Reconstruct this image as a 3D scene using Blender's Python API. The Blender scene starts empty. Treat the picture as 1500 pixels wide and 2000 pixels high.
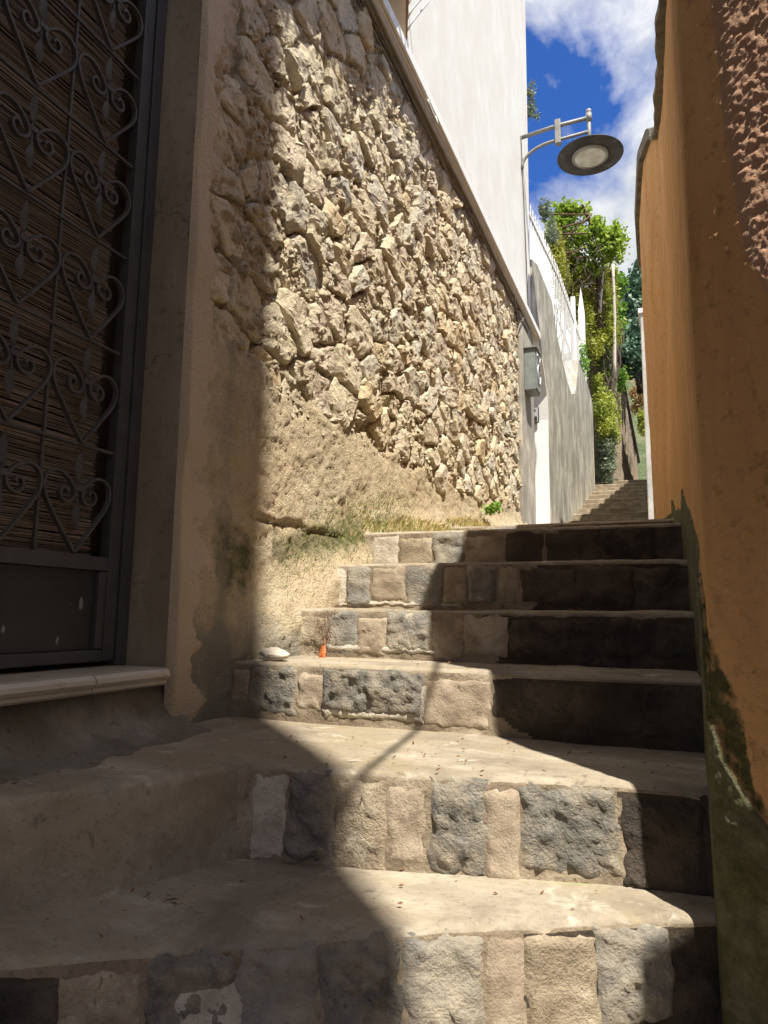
import bpy, bmesh, math, random
import numpy as np
from mathutils import Vector, Matrix

# ------------------------------------------------------------------ camera, world, sun
SC = bpy.context.scene
COL = SC.collection
R = math.radians
FPX = 1387.0
_up = Vector((120, -9600., FPX)).normalized()
_dx = 560.; _dy = -(_up.x*_dx + _up.z*FPX)/_up.y
_Y = Vector((_dx, _dy, FPX)).normalized()
_X = _Y.cross(_up)
if _X.x < 0: _X = -_X
WM = Matrix((_X, _Y, _up))            # world axes written in lens axes (right, down, forward)

cam = bpy.data.cameras.new('camera')
camo = bpy.data.objects.new('camera', cam); COL.objects.link(camo)
cam.sensor_fit = 'VERTICAL'; cam.sensor_height = 36; cam.lens = FPX/2000*36
cam.clip_start = .02; cam.clip_end = 2000
rgt = WM @ Vector((1, 0, 0)); dwn = WM @ Vector((0, 1, 0)); fwd = WM @ Vector((0, 0, 1))
camo.matrix_world = Matrix(((rgt.x, -dwn.x, -fwd.x, 0), (rgt.y, -dwn.y, -fwd.y, 0), (rgt.z, -dwn.z, -fwd.z, 0), (0, 0, 0, 1)))
SC.camera = camo

SUN = Vector((.68, -.73, 1.76)).normalized()      # towards the sun
EL = math.asin(SUN.z)
world = bpy.data.worlds.new('World'); SC.world = world; world.use_nodes = True
wn = world.node_tree.nodes; wl = world.node_tree.links
wn.clear()
wo = wn.new('ShaderNodeOutputWorld'); bg = wn.new('ShaderNodeBackground'); bg.inputs[1].default_value = .125
sky = wn.new('ShaderNodeTexSky'); sky.sky_type = 'NISHITA'; sky.sun_disc = False
sky.sun_elevation = EL; sky.sun_rotation = math.atan2(SUN.x, SUN.y)
sky.air_density = 1.0; sky.dust_density = .15; sky.ozone_density = 3.2
tc = wn.new('ShaderNodeTexCoord'); mp = wn.new('ShaderNodeMapping'); mp.inputs['Scale'].default_value = (1.0, .8, 1.25)
mp.inputs['Location'].default_value = (-2.62, .442, -1.30)
n1 = wn.new('ShaderNodeTexNoise'); n1.inputs['Scale'].default_value = 3.1; n1.inputs['Detail'].default_value = 9; n1.inputs['Roughness'].default_value = .58
n1.inputs['Distortion'].default_value = .25
rp = wn.new('ShaderNodeValToRGB'); rp.color_ramp.elements[0].position = .405; rp.color_ramp.elements[1].position = .55
n2 = wn.new('ShaderNodeTexNoise'); n2.inputs['Scale'].default_value = 7; n2.inputs['Detail'].default_value = 6
rp2 = wn.new('ShaderNodeValToRGB'); rp2.color_ramp.elements[0].position = .35; rp2.color_ramp.elements[1].position = .68
rp2.color_ramp.elements[0].color = (3.0, 3.15, 3.35, 1); rp2.color_ramp.elements[1].color = (5.7, 5.6, 5.5, 1)
sat = wn.new('ShaderNodeMix'); sat.data_type = 'RGBA'; sat.blend_type = 'MULTIPLY'; sat.inputs[0].default_value = 1
sat.inputs[7].default_value = (.22, .42, .78, 1)
mx = wn.new('ShaderNodeMix'); mx.data_type = 'RGBA'
wl.new(tc.outputs['Generated'], mp.inputs[0]); wl.new(mp.outputs[0], n1.inputs[0]); wl.new(mp.outputs[0], n2.inputs[0])
wl.new(n1.outputs[0], rp.inputs[0]); wl.new(n2.outputs[0], rp2.inputs[0])
wl.new(sky.outputs[0], sat.inputs[6])
wl.new(rp.outputs[0], mx.inputs[0]); wl.new(sat.outputs[2], mx.inputs[6]); wl.new(rp2.outputs[0], mx.inputs[7])
wl.new(mx.outputs[2], bg.inputs[0]); wl.new(bg.outputs[0], wo.inputs[0])

sl = bpy.data.lights.new('sun', 'SUN'); sl.energy = 4.9; sl.angle = R(.55); sl.color = (1, .94, .83)
so = bpy.data.objects.new('sun', sl); COL.objects.link(so); so.rotation_euler = SUN.to_track_quat('Z', 'Y').to_euler()
so.location = (3, -3, 12)
SC.view_settings.view_transform = 'Standard'; SC.view_settings.look = 'None'; SC.view_settings.gamma = 1
SC.view_settings.use_curve_mapping = False; SC.view_settings.exposure = .92

# ------------------------------------------------------------------ helpers
rng = np.random.default_rng(11); random.seed(11)

def dirc(x, y):
    return WM @ Vector((x-750., y-1000., FPX))
def atY(x, y, Y):
    d = dirc(x, y); return d*(Y/d.y)
def atX(x, y, X):
    d = dirc(x, y); return d*(X/d.x)
def atZ(x, y, Z):
    d = dirc(x, y); return d*(Z/d.z)

def _h(i, j, k, s):
    n = (i*374761393 + j*668265263 + k*2147483647 + s*1274126177) & 0xffffffff
    n = ((n ^ (n >> 13))*1274126177) & 0xffffffff
    n = (n ^ (n >> 16)) & 0xffffff
    return n/float(0xffffff)*2-1
def vn(p, s=0):
    """value noise, p (...,3) -> -1..1"""
    p = np.asarray(p, float); f = np.floor(p); i = f.astype(np.int64); t = p-f; t = t*t*t*(t*(t*6-15)+10)
    x, y, z = t[..., 0], t[..., 1], t[..., 2]; I, J, K = i[..., 0], i[..., 1], i[..., 2]
    def L(a, b, t): return a+(b-a)*t
    return L(L(L(_h(I, J, K, s), _h(I+1, J, K, s), x), L(_h(I, J+1, K, s), _h(I+1, J+1, K, s), x), y),
             L(L(_h(I, J, K+1, s), _h(I+1, J, K+1, s), x), L(_h(I, J+1, K+1, s), _h(I+1, J+1, K+1, s), x), y), z)
def fbm(p, sc, o=4, s=0, g=.5):
    p = np.asarray(p, float)*sc; a = 1; r = 0; w = 0
    for q in range(o):
        r = r+a*vn(p+q*17.3, s+q); w += a; a *= g; p = p*2.03
    return r/w
def sst(a, b, x):
    t = np.clip((x-a)/(b-a), 0, 1); return t*t*(3-2*t)

def link(o, parent=None):
    COL.objects.link(o)
    if parent: o.parent = parent
    return o
def tag(o, label=None, cat=None, group=None, kind=None):
    if label: o['label'] = label
    if cat: o['category'] = cat
    if group: o['group'] = group
    if kind: o['kind'] = kind
    return o
def empty(name, loc=(0, 0, 0), **k):
    o = bpy.data.objects.new(name, None); o.empty_display_size = .1; link(o); o.location = loc
    return tag(o, **k)
def mesh(name, v, f, m=None, parent=None, smooth=False, attrs=None):
    """v: world coordinates; children keep them by subtracting the parents' places"""
    me = bpy.data.meshes.new(name)
    v = np.asarray(v, float).reshape(-1, 3)
    off = np.zeros(3); q = parent
    while q is not None:
        off += np.array(q.location); q = q.parent
    v = v-off
    if isinstance(f, np.ndarray) and f.ndim == 2:
        nf, k = f.shape
        me.vertices.add(len(v)); me.vertices.foreach_set('co', v.astype(np.float32).ravel())
        me.loops.add(nf*k); me.loops.foreach_set('vertex_index', f.astype(np.int32).ravel())
        me.polygons.add(nf); me.polygons.foreach_set('loop_start', np.arange(0, nf*k, k, dtype=np.int32))
        me.polygons.foreach_set('loop_total', np.full(nf, k, dtype=np.int32))
        me.update(calc_edges=True)
    else:
        me.from_pydata([tuple(a) for a in v], [], [tuple(int(b) for b in a) for a in f])
    me.validate()
    if attrs:
        for an, av in attrs.items():
            a = me.attributes.new(an, 'FLOAT', 'POINT'); a.data.foreach_set('value', np.asarray(av, np.float32).ravel())
    if smooth:
        me.polygons.foreach_set('use_smooth', np.ones(len(me.polygons), dtype=bool))
    if m: me.materials.append(m)
    me.update()
    o = bpy.data.objects.new(name, me)
    return link(o, parent)
def gridf(nu, nv, flip=False):
    a = np.arange(nu*nv).reshape(nu, nv)
    q = np.stack([a[:-1, :-1], a[1:, :-1], a[1:, 1:], a[:-1, 1:]], -1).reshape(-1, 4)
    return q[:, ::-1].copy() if flip else q

class B:
    """collects simple solids into one mesh"""
    def __init__(s): s.v = []; s.f = []
    def add(s, v, f):
        n = len(s.v); s.v += [tuple(a) for a in v]; s.f += [tuple(i+n for i in q) for q in f]
    def box(s, a, b, bev=0):
        x0, y0, z0 = a; x1, y1, z1 = b
        if bev <= 0:
            s.add([(x0, y0, z0), (x1, y0, z0), (x1, y1, z0), (x0, y1, z0), (x0, y0, z1), (x1, y0, z1), (x1, y1, z1), (x0, y1, z1)],
                  [(0, 3, 2, 1), (4, 5, 6, 7), (0, 1, 5, 4), (1, 2, 6, 5), (2, 3, 7, 6), (3, 0, 4, 7)]); return
        bm = bmesh.new(); bmesh.ops.create_cube(bm, size=1)
        for q in bm.verts: q.co = Vector(((x0+x1)/2+q.co.x*(x1-x0), (y0+y1)/2+q.co.y*(y1-y0), (z0+z1)/2+q.co.z*(z1-z0)))
        bmesh.ops.bevel(bm, geom=bm.edges[:], offset=bev, segments=2, affect='EDGES', profile=.6)
        bm.verts.index_update(); s.add([q.co[:] for q in bm.verts], [[q.index for q in f.verts] for f in bm.faces]); bm.free()
    def prism(s, pts, ax, a, b):
        """pts 2D closed polygon (ccw); ax = axis extruded; others in order"""
        n = len(pts)
        def P(p, t):
            if ax == 'x': return (t, p[0], p[1])
            if ax == 'y': return (p[0], t, p[1])
            return (p[0], p[1], t)
        s.add([P(p, a) for p in pts]+[P(p, b) for p in pts],
              [tuple(range(n))[::-1], tuple(range(n, 2*n))]+[(i, (i+1) % n, n+(i+1) % n, n+i) for i in range(n)])
    def tube(s, pts, r, k=8, caps=True):
        pts = [Vector(p) for p in pts]; n = len(pts); rs = r if hasattr(r, '__len__') else [r]*n
        ref = None; rings = []
        for i, p in enumerate(pts):
            d = (pts[min(i+1, n-1)]-pts[max(i-1, 0)]).normalized()
            if ref is None:
                ref = d.orthogonal().normalized()
            ref = (ref-d*ref.dot(d)).normalized(); b = d.cross(ref)
            rings.append([p+(ref*math.cos(2*math.pi*j/k)+b*math.sin(2*math.pi*j/k))*rs[i] for j in range(k)])
        v = [q for rg in rings for q in rg]
        f = [(i*k+j, i*k+(j+1) % k, (i+1)*k+(j+1) % k, (i+1)*k+j) for i in range(n-1) for j in range(k)]
        if caps: f += [tuple(range(k))[::-1], tuple(range((n-1)*k, n*k))]
        s.add(v, f)
    def strap(s, pts, w, d, nrm):
        """flat bar swept along pts; thickness w in plane, depth d along nrm"""
        pts = [Vector(p) for p in pts]; nrm = Vector(nrm).normalized(); n = len(pts); v = []
        for i, p in enumerate(pts):
            t = (pts[min(i+1, n-1)]-pts[max(i-1, 0)]).normalized(); b = t.cross(nrm).normalized()
            for a, c in ((-1, -1), (1, -1), (1, 1), (-1, 1)): v.append(p+b*(a*w/2)+nrm*(c*d/2))
        f = [(i*4+j, i*4+(j+1) % 4, (i+1)*4+(j+1) % 4, (i+1)*4+j) for i in range(n-1) for j in range(4)]
        f += [(3, 2, 1, 0), tuple(range((n-1)*4, n*4))]
        s.add(v, f)
    def lathe(s, prof, c, k=40, close=False):
        v = []; f = []; n = len(prof)
        for r, z in prof:
            for j in range(k): v.append((c[0]+r*math.cos(2*math.pi*j/k), c[1]+r*math.sin(2*math.pi*j/k), c[2]+z))
        for i in range(n-1):
            for j in range(k): f.append((i*k+j, i*k+(j+1) % k, (i+1)*k+(j+1) % k, (i+1)*k+j))
        s.add(v, f)
    def out(s, name, m, parent=None, smooth=False):
        return mesh(name, s.v, s.f, m, parent, smooth)

# ------------------------------------------------------------------ materials
def nd(t, ty, **k):
    n = t.nodes.new(ty)
    for a, b in k.items(): setattr(n, a, b)
    return n
def noise_node(t, vec, scale, detail=6, rough=.6, dist=0):
    n = nd(t, 'ShaderNodeTexNoise'); n.inputs['Scale'].default_value = scale; n.inputs['Detail'].default_value = detail
    n.inputs['Roughness'].default_value = rough; n.inputs['Distortion'].default_value = dist
    t.links.new(vec, n.inputs['Vector']); return n
def ramp(t, fac, stops):
    r = nd(t, 'ShaderNodeValToRGB'); e = r.color_ramp.elements
    while len(e) < len(stops): e.new(.5)
    for q, (p, c) in zip(e, stops): q.position = p; q.color = (*c, 1) if len(c) == 3 else c
    t.links.new(fac, r.inputs[0]); return r.outputs[0]
def mixc(t, fac, a, b, mode='MIX'):
    m = nd(t, 'ShaderNodeMix', data_type='RGBA', blend_type=mode)
    for sock, val in ((m.inputs[0], fac), (m.inputs[6], a), (m.inputs[7], b)):
        if isinstance(val, (int, float)): sock.default_value = val
        elif isinstance(val, tuple): sock.default_value = (*val, 1)
        else: t.links.new(val, sock)
    return m.outputs[2]
def mat(name, stops, scale=8, stretch=(1, 1, 1), blotch=None, bscale=2., specks=None, sscale=60, samt=.5, rough=.9, bump=.3,
        bscales=((40, 1), (160, .5)), bdist=.01, metal=0, spec=.3, extra=None, detail=7, nrough=.62, bstretch=False):
    m = bpy.data.materials.new(name); m.use_nodes = True; t = m.node_tree; t.nodes.clear()
    o = nd(t, 'ShaderNodeOutputMaterial'); b = nd(t, 'ShaderNodeBsdfPrincipled'); t.links.new(b.outputs[0], o.inputs[0])
    b.inputs['Roughness'].default_value = rough; b.inputs['Metallic'].default_value = metal
    b.inputs['Specular IOR Level'].default_value = spec
    g = nd(t, 'ShaderNodeNewGeometry'); mp = nd(t, 'ShaderNodeMapping'); mp.inputs['Scale'].default_value = stretch
    t.links.new(g.outputs['Position'], mp.inputs[0])
    n = noise_node(t, mp.outputs[0], scale, detail, nrough)
    c = ramp(t, n.outputs[0], stops)
    if blotch:
        n2 = noise_node(t, mp.outputs[0], bscale, 5, .65)
        f = ramp(t, n2.outputs[0], [(.42, (0, 0, 0)), (.62, (1, 1, 1))])
        c = mixc(t, f, c, blotch)
    if specks:
        n3 = noise_node(t, g.outputs['Position'], sscale, 4, .7)
        f = ramp(t, n3.outputs[0], [(.55, (0, 0, 0)), (.68, (samt, samt, samt))])
        c = mixc(t, f, c, specks)
    if extra: c = extra(t, c, g.outputs['Position'])
    t.links.new(c, b.inputs['Base Color'])
    if bump:
        acc = None
        for sc_, w in bscales:
            q = noise_node(t, mp.outputs[0] if bstretch else g.outputs['Position'], sc_, 5, .65)
            mu = nd(t, 'ShaderNodeMath', operation='MULTIPLY'); t.links.new(q.outputs[0], mu.inputs[0]); mu.inputs[1].default_value = w
            if acc is None: acc = mu.outputs[0]
            else:
                ad = nd(t, 'ShaderNodeMath', operation='ADD'); t.links.new(acc, ad.inputs[0]); t.links.new(mu.outputs[0], ad.inputs[1]); acc = ad.outputs[0]
        bp = nd(t, 'ShaderNodeBump'); bp.inputs['Strength'].default_value = bump; bp.inputs['Distance'].default_value = bdist
        t.links.new(acc, bp.inputs['Height']); t.links.new(bp.outputs[0], b.inputs['Normal'])
    return m
def cracks(scale=1.6, width=.006, col=(.06, .045, .035), lo=.50, seed=0):
    def ex(t, c, pos):
        q = noise_node(t, pos, 7, 5, .7); m = nd(t, 'ShaderNodeVectorMath', operation='MULTIPLY_ADD'); t.links.new(q.outputs['Color'], m.inputs[0]); m.inputs[1].default_value = (.22, .22, .22); t.links.new(pos, m.inputs[2])
        v = nd(t, 'ShaderNodeTexVoronoi', feature='DISTANCE_TO_EDGE'); v.inputs['Scale'].default_value = scale; t.links.new(m.outputs[0], v.inputs['Vector'])
        f = ramp(t, v.outputs['Distance'], [(width*.4, (1, 1, 1)), (width, (0, 0, 0))])
        k = noise_node(t, pos, 1.9+seed, 3, .5); f2 = ramp(t, k.outputs[0], [(lo, (0, 0, 0)), (lo+.06, (1, 1, 1))])
        mu = nd(t, 'ShaderNodeMath', operation='MULTIPLY'); t.links.new(f, mu.inputs[0]); t.links.new(f2, mu.inputs[1])
        return mixc(t, mu.outputs[0], c, col)
    return ex
def chain(*fs):
    def ex(t, c, pos):
        for f in fs: c = f(t, c, pos)
        return c
    return ex
def attr_mix(an, col, wob=None, wscale=30, w=.25, lo=.4, hi=.6):
    def ex(t, c, pos):
        a = nd(t, 'ShaderNodeAttribute', attribute_name=an)
        q = noise_node(t, pos, wscale, 6, .7)
        m1 = nd(t, 'ShaderNodeMath', operation='SUBTRACT'); t.links.new(q.outputs[0], m1.inputs[0]); m1.inputs[1].default_value = .5
        m2 = nd(t, 'ShaderNodeMath', operation='MULTIPLY_ADD'); t.links.new(m1.outputs[0], m2.inputs[0]); m2.inputs[1].default_value = w*4
        t.links.new(a.outputs['Fac'], m2.inputs[2])
        f = ramp(t, m2.outputs[0], [(lo, (0, 0, 0)), (hi, (1, 1, 1))])
        if callable(col): cc = col(t, pos)
        else: cc = col
        return mixc(t, f, c, cc)
    return ex

M = {}
def smear(col=(.50, .45, .36), sc=9, lo=.56, hi=.64):
    def ex(t, c, pos):
        q = noise_node(t, pos, sc, 8, .7, .4)
        return mixc(t, ramp(t, q.outputs[0], [(lo, (0, 0, 0)), (hi, (1, 1, 1))]), c, col)
    return ex
M['cement'] = mat('cement', [(.3, (.24, .205, .15)), (.5, (.36, .31, .235)), (.7, (.47, .415, .32))], scale=6, stretch=(.5, 1.3, 1), bstretch=True, blotch=(.30, .245, .165), bscale=3.5,
                  specks=(.10, .08, .06), sscale=90, samt=.45, bump=.5, bscales=((25, 1), (120, .45), (400, .2)), bdist=.012,
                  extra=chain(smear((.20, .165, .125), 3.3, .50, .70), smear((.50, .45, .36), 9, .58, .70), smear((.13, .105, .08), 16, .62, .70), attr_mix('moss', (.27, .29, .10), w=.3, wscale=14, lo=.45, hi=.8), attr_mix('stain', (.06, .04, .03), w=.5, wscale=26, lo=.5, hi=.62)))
M['riser'] = mat('riser_render', [(.3, (.16, .13, .088)), (.48, (.27, .215, .148)), (.68, (.40, .335, .24))], scale=9, blotch=(.21, .16, .11), bscale=5,
                 specks=(.07, .055, .045), sscale=70, samt=.5, bump=.6, bscales=((30, 1), (140, .5)), bdist=.014)
TANC = (.40, .335, .245)
M['riser_shade'] = mat('shade_painted_render', [(.3, (.035, .027, .019)), (.5, (.075, .057, .040)), (.72, (.14, .108, .076))], scale=9, blotch=(.05, .038, .027), bscale=4, bump=.7, bscales=((30, 1), (140, .5)), bdist=.014)  # riser render with the right-hand shade painted into its colour
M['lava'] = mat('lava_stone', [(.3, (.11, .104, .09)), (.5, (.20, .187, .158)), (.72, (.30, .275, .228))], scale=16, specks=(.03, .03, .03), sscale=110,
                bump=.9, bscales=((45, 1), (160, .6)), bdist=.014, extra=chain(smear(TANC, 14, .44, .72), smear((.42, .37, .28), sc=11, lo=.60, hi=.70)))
M['lavadark_shade'] = mat('dark_and_shaded_lava', [(.3, (.028, .024, .020)), (.5, (.060, .049, .039)), (.72, (.13, .105, .078))], scale=9, specks=(.015, .012, .01), sscale=90,
                    bump=.9, bscales=((45, 1), (160, .6)), bdist=.014, extra=chain(smear((.15, .115, .08), 5, .45, .68), smear((.24, .17, .11), 8, .60, .70)))  # real dark stone on the left; on the right it paints in shade
M['pink'] = mat('pink_tuff', [(.3, (.22, .17, .12)), (.5, (.34, .27, .195)), (.7, (.44, .365, .27))], scale=14, bump=.6, specks=(.12, .08, .06), sscale=130,
                bscales=((60, 1), (220, .6)), bdist=.008, extra=smear(TANC, 8, .5, .66))
M['tan'] = mat('tan_stone', [(.3, (.20, .16, .11)), (.5, (.33, .265, .185)), (.7, (.44, .37, .27))], scale=12, bump=.7, specks=(.11, .085, .06), sscale=90,
               bscales=((45, 1), (180, .6)), bdist=.01, extra=smear((.50, .44, .34), 8, .55, .68))
M['bluegrey'] = mat('blue_grey_stone', [(.3, (.14, .134, .118)), (.5, (.215, .203, .176)), (.7, (.31, .288, .245))], scale=10, bump=.8,
                    specks=(.08, .075, .07), sscale=80, bscales=((30, 1), (140, .6)), bdist=.012, extra=chain(smear(TANC, 7, .42, .70), smear((.42, .37, .28), 13, .60, .68)))
M['limemortar'] = mat('lime_mortar', [(.3, (.36, .31, .24)), (.5, (.52, .46, .37)), (.7, (.62, .56, .46))], scale=18, bump=.7,
                      specks=(.2, .17, .13), sscale=100, bscales=((50, 1), (200, .6)), bdist=.01)
STK = ['lava', 'lavadark_shade', 'pink', 'tan', 'bluegrey', 'limemortar']
def wallstone(name, a, b, c):
    return mat(name, [(.28, a), (.5, b), (.74, c)], scale=9, stretch=(1, .8, 1.6), specks=tuple(x*.45 for x in a), sscale=75, samt=.6, bump=.9,
               bscales=((18, 1), (60, .8), (200, .5)), bdist=.022, rough=.92, extra=smear((.72, .62, .45), 9, .46, .60))
WS = [wallstone('rubble_grey', (.40, .36, .28), (.57, .52, .42), (.72, .67, .56)),
      wallstone('rubble_cream', (.44, .36, .23), (.66, .57, .40), (.80, .71, .54)),
      wallstone('rubble_ochre', (.44, .32, .17), (.62, .49, .30), (.74, .63, .42)),
      wallstone('rubble_pink', (.42, .33, .23), (.60, .50, .37), (.73, .63, .50)),
      wallstone('rubble_bluish', (.37, .35, .29), (.52, .49, .41), (.66, .62, .52))]
M['mortar'] = mat('sandy_mortar', [(.28, (.42, .33, .20)), (.5, (.70, .575, .385)), (.72, (.79, .69, .50))], scale=11, blotch=(.72, .57, .37), bscale=2.2,
                  specks=(.24, .17, .10), sscale=95, samt=.6, bump=1.0, bscales=((30, .8), (95, 1), (260, .6)), bdist=.022,
                  extra=chain(attr_mix('green', (.135, .135, .055), w=.45, wscale=22, lo=.35, hi=.95),
                              attr_mix('grey', (.34, .31, .25), w=.5, wscale=9, lo=.25, hi=1.3),
                              attr_mix('pale', (.80, .64, .46), w=.3, wscale=16, lo=.42, hi=.6)))
M['plaster'] = mat('grey_plaster', [(.3, (.20, .17, .125)), (.5, (.30, .26, .195)), (.7, (.39, .345, .27))], scale=3, stretch=(2, 2, .6), blotch=(.24, .20, .145), bscale=2,
                   specks=(.08, .07, .06), sscale=40, samt=.4, bump=.35, bscales=((30, 1), (150, .4)), extra=chain(cracks(2.2, .006, (.08, .07, .06), .5), smear((.33, .30, .25), 6, .62, .74)))
M['streak'] = mat('weathered_grey_render', [(.30, (.22, .20, .165)), (.48, (.38, .355, .295)), (.68, (.56, .525, .43))], scale=5.5, stretch=(1, 1, .62), blotch=(.24, .225, .19), bscale=2.2,
                  specks=(.13, .12, .10), sscale=30, samt=.3, bump=.3, bscales=((30, 1), (120, .5)))
M['housewhite'] = mat('white_house_render', [(.3, (.58, .585, .56)), (.5, (.625, .63, .605)), (.7, (.67, .675, .65))], scale=6, stretch=(1, 1, .7), blotch=(.58, .57, .54), bscale=2.6,
                      bump=.3, bscales=((60, 1), (200, .4)), bdist=.006)
M['cream'] = mat('cream_paint', [(.3, (.56, .49, .38)), (.7, (.66, .59, .47))], scale=4, bump=.12, rough=.6)
M['white'] = mat('white_paint', [(.3, (.70, .69, .66)), (.7, (.80, .79, .76))], scale=10, bump=.1, rough=.5, specks=(.3, .25, .2), sscale=25, samt=.15)
M['whitewall'] = mat('white_limewash', [(.3, (.80, .78, .74)), (.7, (.86, .85, .81))], scale=5, bump=.3, specks=(.4, .33, .25), sscale=20, samt=.2)
M['palegrey'] = mat('pale_grey_render', [(.3, (.36, .35, .32)), (.5, (.46, .45, .41)), (.7, (.56, .55, .51))], scale=4, bump=.3, specks=(.3, .26, .2), sscale=20, samt=.3)
M['slabbrown'] = mat('brown_slab_edge', [(.3, (.20, .11, .06)), (.7, (.34, .20, .11))], scale=12, bump=.3)
M['pipe'] = mat('grey_conduit', [(.3, (.33, .31, .27)), (.7, (.43, .41, .36))], scale=12, bump=.1, rough=.5)
M['cable'] = mat('old_cable', [(.3, (.10, .085, .065)), (.7, (.17, .14, .11))], scale=30, bump=.2)
M['gate'] = mat('grey_gate_paint', [(.3, (.042, .042, .044)), (.7, (.065, .065, .068))], scale=14, bump=.12, rough=.5, spec=.5, specks=(.14, .12, .10), sscale=50, samt=.3)
def splat(t, c, pos):
    mp = nd(t, 'ShaderNodeMapping'); mp.inputs['Scale'].default_value = (1, 1, .35); t.links.new(pos, mp.inputs[0])
    v = nd(t, 'ShaderNodeTexVoronoi'); v.inputs['Scale'].default_value = 38; t.links.new(mp.outputs[0], v.inputs['Vector'])
    q = noise_node(t, pos, 9, 3, .5)
    m1 = nd(t, 'ShaderNodeMath', operation='ADD'); t.links.new(v.outputs['Distance'], m1.inputs[0])
    m2 = nd(t, 'ShaderNodeMath', operation='SUBTRACT'); m2.inputs[0].default_value = .62; t.links.new(q.outputs[0], m2.inputs[1])
    m3 = nd(t, 'ShaderNodeMath', operation='MULTIPLY'); t.links.new(m2.outputs[0], m3.inputs[0]); m3.inputs[1].default_value = 3.2
    t.links.new(m3.outputs[0], m1.inputs[1])
    return mixc(t, ramp(t, m1.outputs[0], [(.11, (.6, .6, .6)), (.18, (0, 0, 0))]), c, (.36, .35, .33))
M['gatepanel'] = mat('grey_gate_panel', [(.3, (.022, .022, .023)), (.7, (.034, .034, .035))], scale=10, bump=.1, rough=.45, spec=.5, extra=splat)
M['ironrust'] = mat('wrought_iron', [(.3, (.055, .054, .053)), (.62, (.09, .087, .084)), (.78, (.15, .095, .06))], scale=18, bump=.25, rough=.6)
M['reed'] = mat('reed', [(.25, (.045, .034, .027)), (.42, (.13, .098, .074)), (.6, (.30, .235, .18)), (.78, (.52, .44, .35))], scale=6, stretch=(1, .35, 22), bump=.3, bscales=((20, 1),), bstretch=True)
M['dark'] = mat('dark_interior', [(.3, (.015, .013, .012)), (.7, (.03, .027, .024))], scale=5, bump=0)
M['tile'] = mat('cream_glazed_tile', [(.3, (.42, .37, .29)), (.7, (.50, .44, .35))], scale=5, bump=.08, rough=.35, spec=.5, specks=(.2, .16, .11), sscale=14, samt=.3)
M['plinth'] = mat('rough_concrete', [(.3, (.12, .105, .08)), (.5, (.19, .17, .135)), (.72, (.29, .26, .21))], scale=9, blotch=(.14, .12, .085), bscale=3,
                  specks=(.06, .055, .045), sscale=60, samt=.6, bump=.6, bscales=((35, 1), (150, .5)), bdist=.01)
def dirty(t, pos):
    q = noise_node(t, pos, 30, 5, .7)
    return ramp(t, q.outputs[0], [(.3, (.035, .036, .012)), (.55, (.090, .088, .030)), (.75, (.18, .16, .08))])
def cementy(t, pos):
    q = noise_node(t, pos, 18, 6, .7)
    return ramp(t, q.outputs[0], [(.35, (.06, .065, .025)), (.55, (.13, .125, .07)), (.75, (.24, .215, .14))])
M['orange'] = mat('orange_render', [(.3, (.52, .27, .11)), (.48, (.66, .37, .155)), (.6, (.71, .42, .19)), (.75, (.74, .48, .25))], scale=5.5, stretch=(1.3, 1.3, .30),
                  blotch=(.60, .34, .145), bscale=3.2, specks=(.16, .10, .045), sscale=30, samt=.5, bump=.7, bscales=((14, .8), (70, .9), (230, .6)), bdist=.01,
                  extra=chain(cracks(.9, .0025, (.30, .16, .065), .56, .7), smear((.36, .235, .11), 6, .60, .74), smear((.66, .47, .26), 13, .64, .74), attr_mix('rough', (.50, .30, .19), w=.1, wscale=20, lo=.4, hi=.6), attr_mix('soil', (.10, .085, .03), w=.45, wscale=13, lo=.45, hi=1.0),
                              attr_mix('base', cementy, w=.05, wscale=25, lo=.45, hi=.55), attr_mix('moss', dirty, w=.5, wscale=26, lo=.30, hi=.80)))
M['coping'] = mat('coping_stone', [(.3, (.10, .095, .08)), (.7, (.24, .225, .19))], scale=14, bump=.5)
M['lampdark'] = mat('dark_lamp_shade', [(.3, (.022, .021, .020)), (.62, (.045, .043, .04)), (.72, (.15, .14, .13))], scale=9, stretch=(1, 1, 1), bump=.15, rough=.5)
M['lamppole'] = mat('galvanised_arm', [(.3, (.20, .195, .185)), (.6, (.28, .27, .25)), (.75, (.20, .14, .09))], scale=16, bump=.2, rough=.55, metal=.2)
M['lens'] = mat('frosted_lamp_lens', [(.35, (.30, .27, .21)), (.5, (.50, .49, .44)), (.7, (.60, .60, .56))], scale=7, bump=.1, rough=.25, spec=.5)
M['boxgreen'] = mat('grey_green_metal', [(.3, (.16, .185, .175)), (.7, (.25, .28, .265))], scale=12, bump=.15, rough=.5, specks=(.12, .11, .09), sscale=40, samt=.4)
M['black'] = mat('black_rubber', [(.3, (.012, .012, .012)), (.7, (.03, .03, .03))], scale=12, bump=.05, rough=.6)
M['steel'] = mat('brushed_steel_plate', [(.3, (.42, .43, .44)), (.7, (.55, .56, .57))], scale=20, bump=.05, rough=.4, metal=.3)
M['terrace'] = mat('terrace_wall_render', [(.3, (.26, .19, .125)), (.5, (.42, .33, .235)), (.7, (.52, .44, .33))], scale=2.2, stretch=(2, 2, .5), blotch=(.30, .26, .2), bscale=2, bump=.8, bscales=((8, 1), (40, .5)), bdist=.05)
M['bark'] = mat('bark', [(.3, (.055, .04, .028)), (.7, (.14, .11, .085))], scale=14, bump=.7)
M['palewood'] = mat('weathered_post', [(.3, (.42, .38, .31)), (.7, (.56, .52, .44))], scale=14, stretch=(3, 3, .5), bump=.3)
M['rust'] = mat('rusty_pergola_iron', [(.3, (.07, .035, .025)), (.7, (.14, .08, .055))], scale=14, bump=.4)
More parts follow.
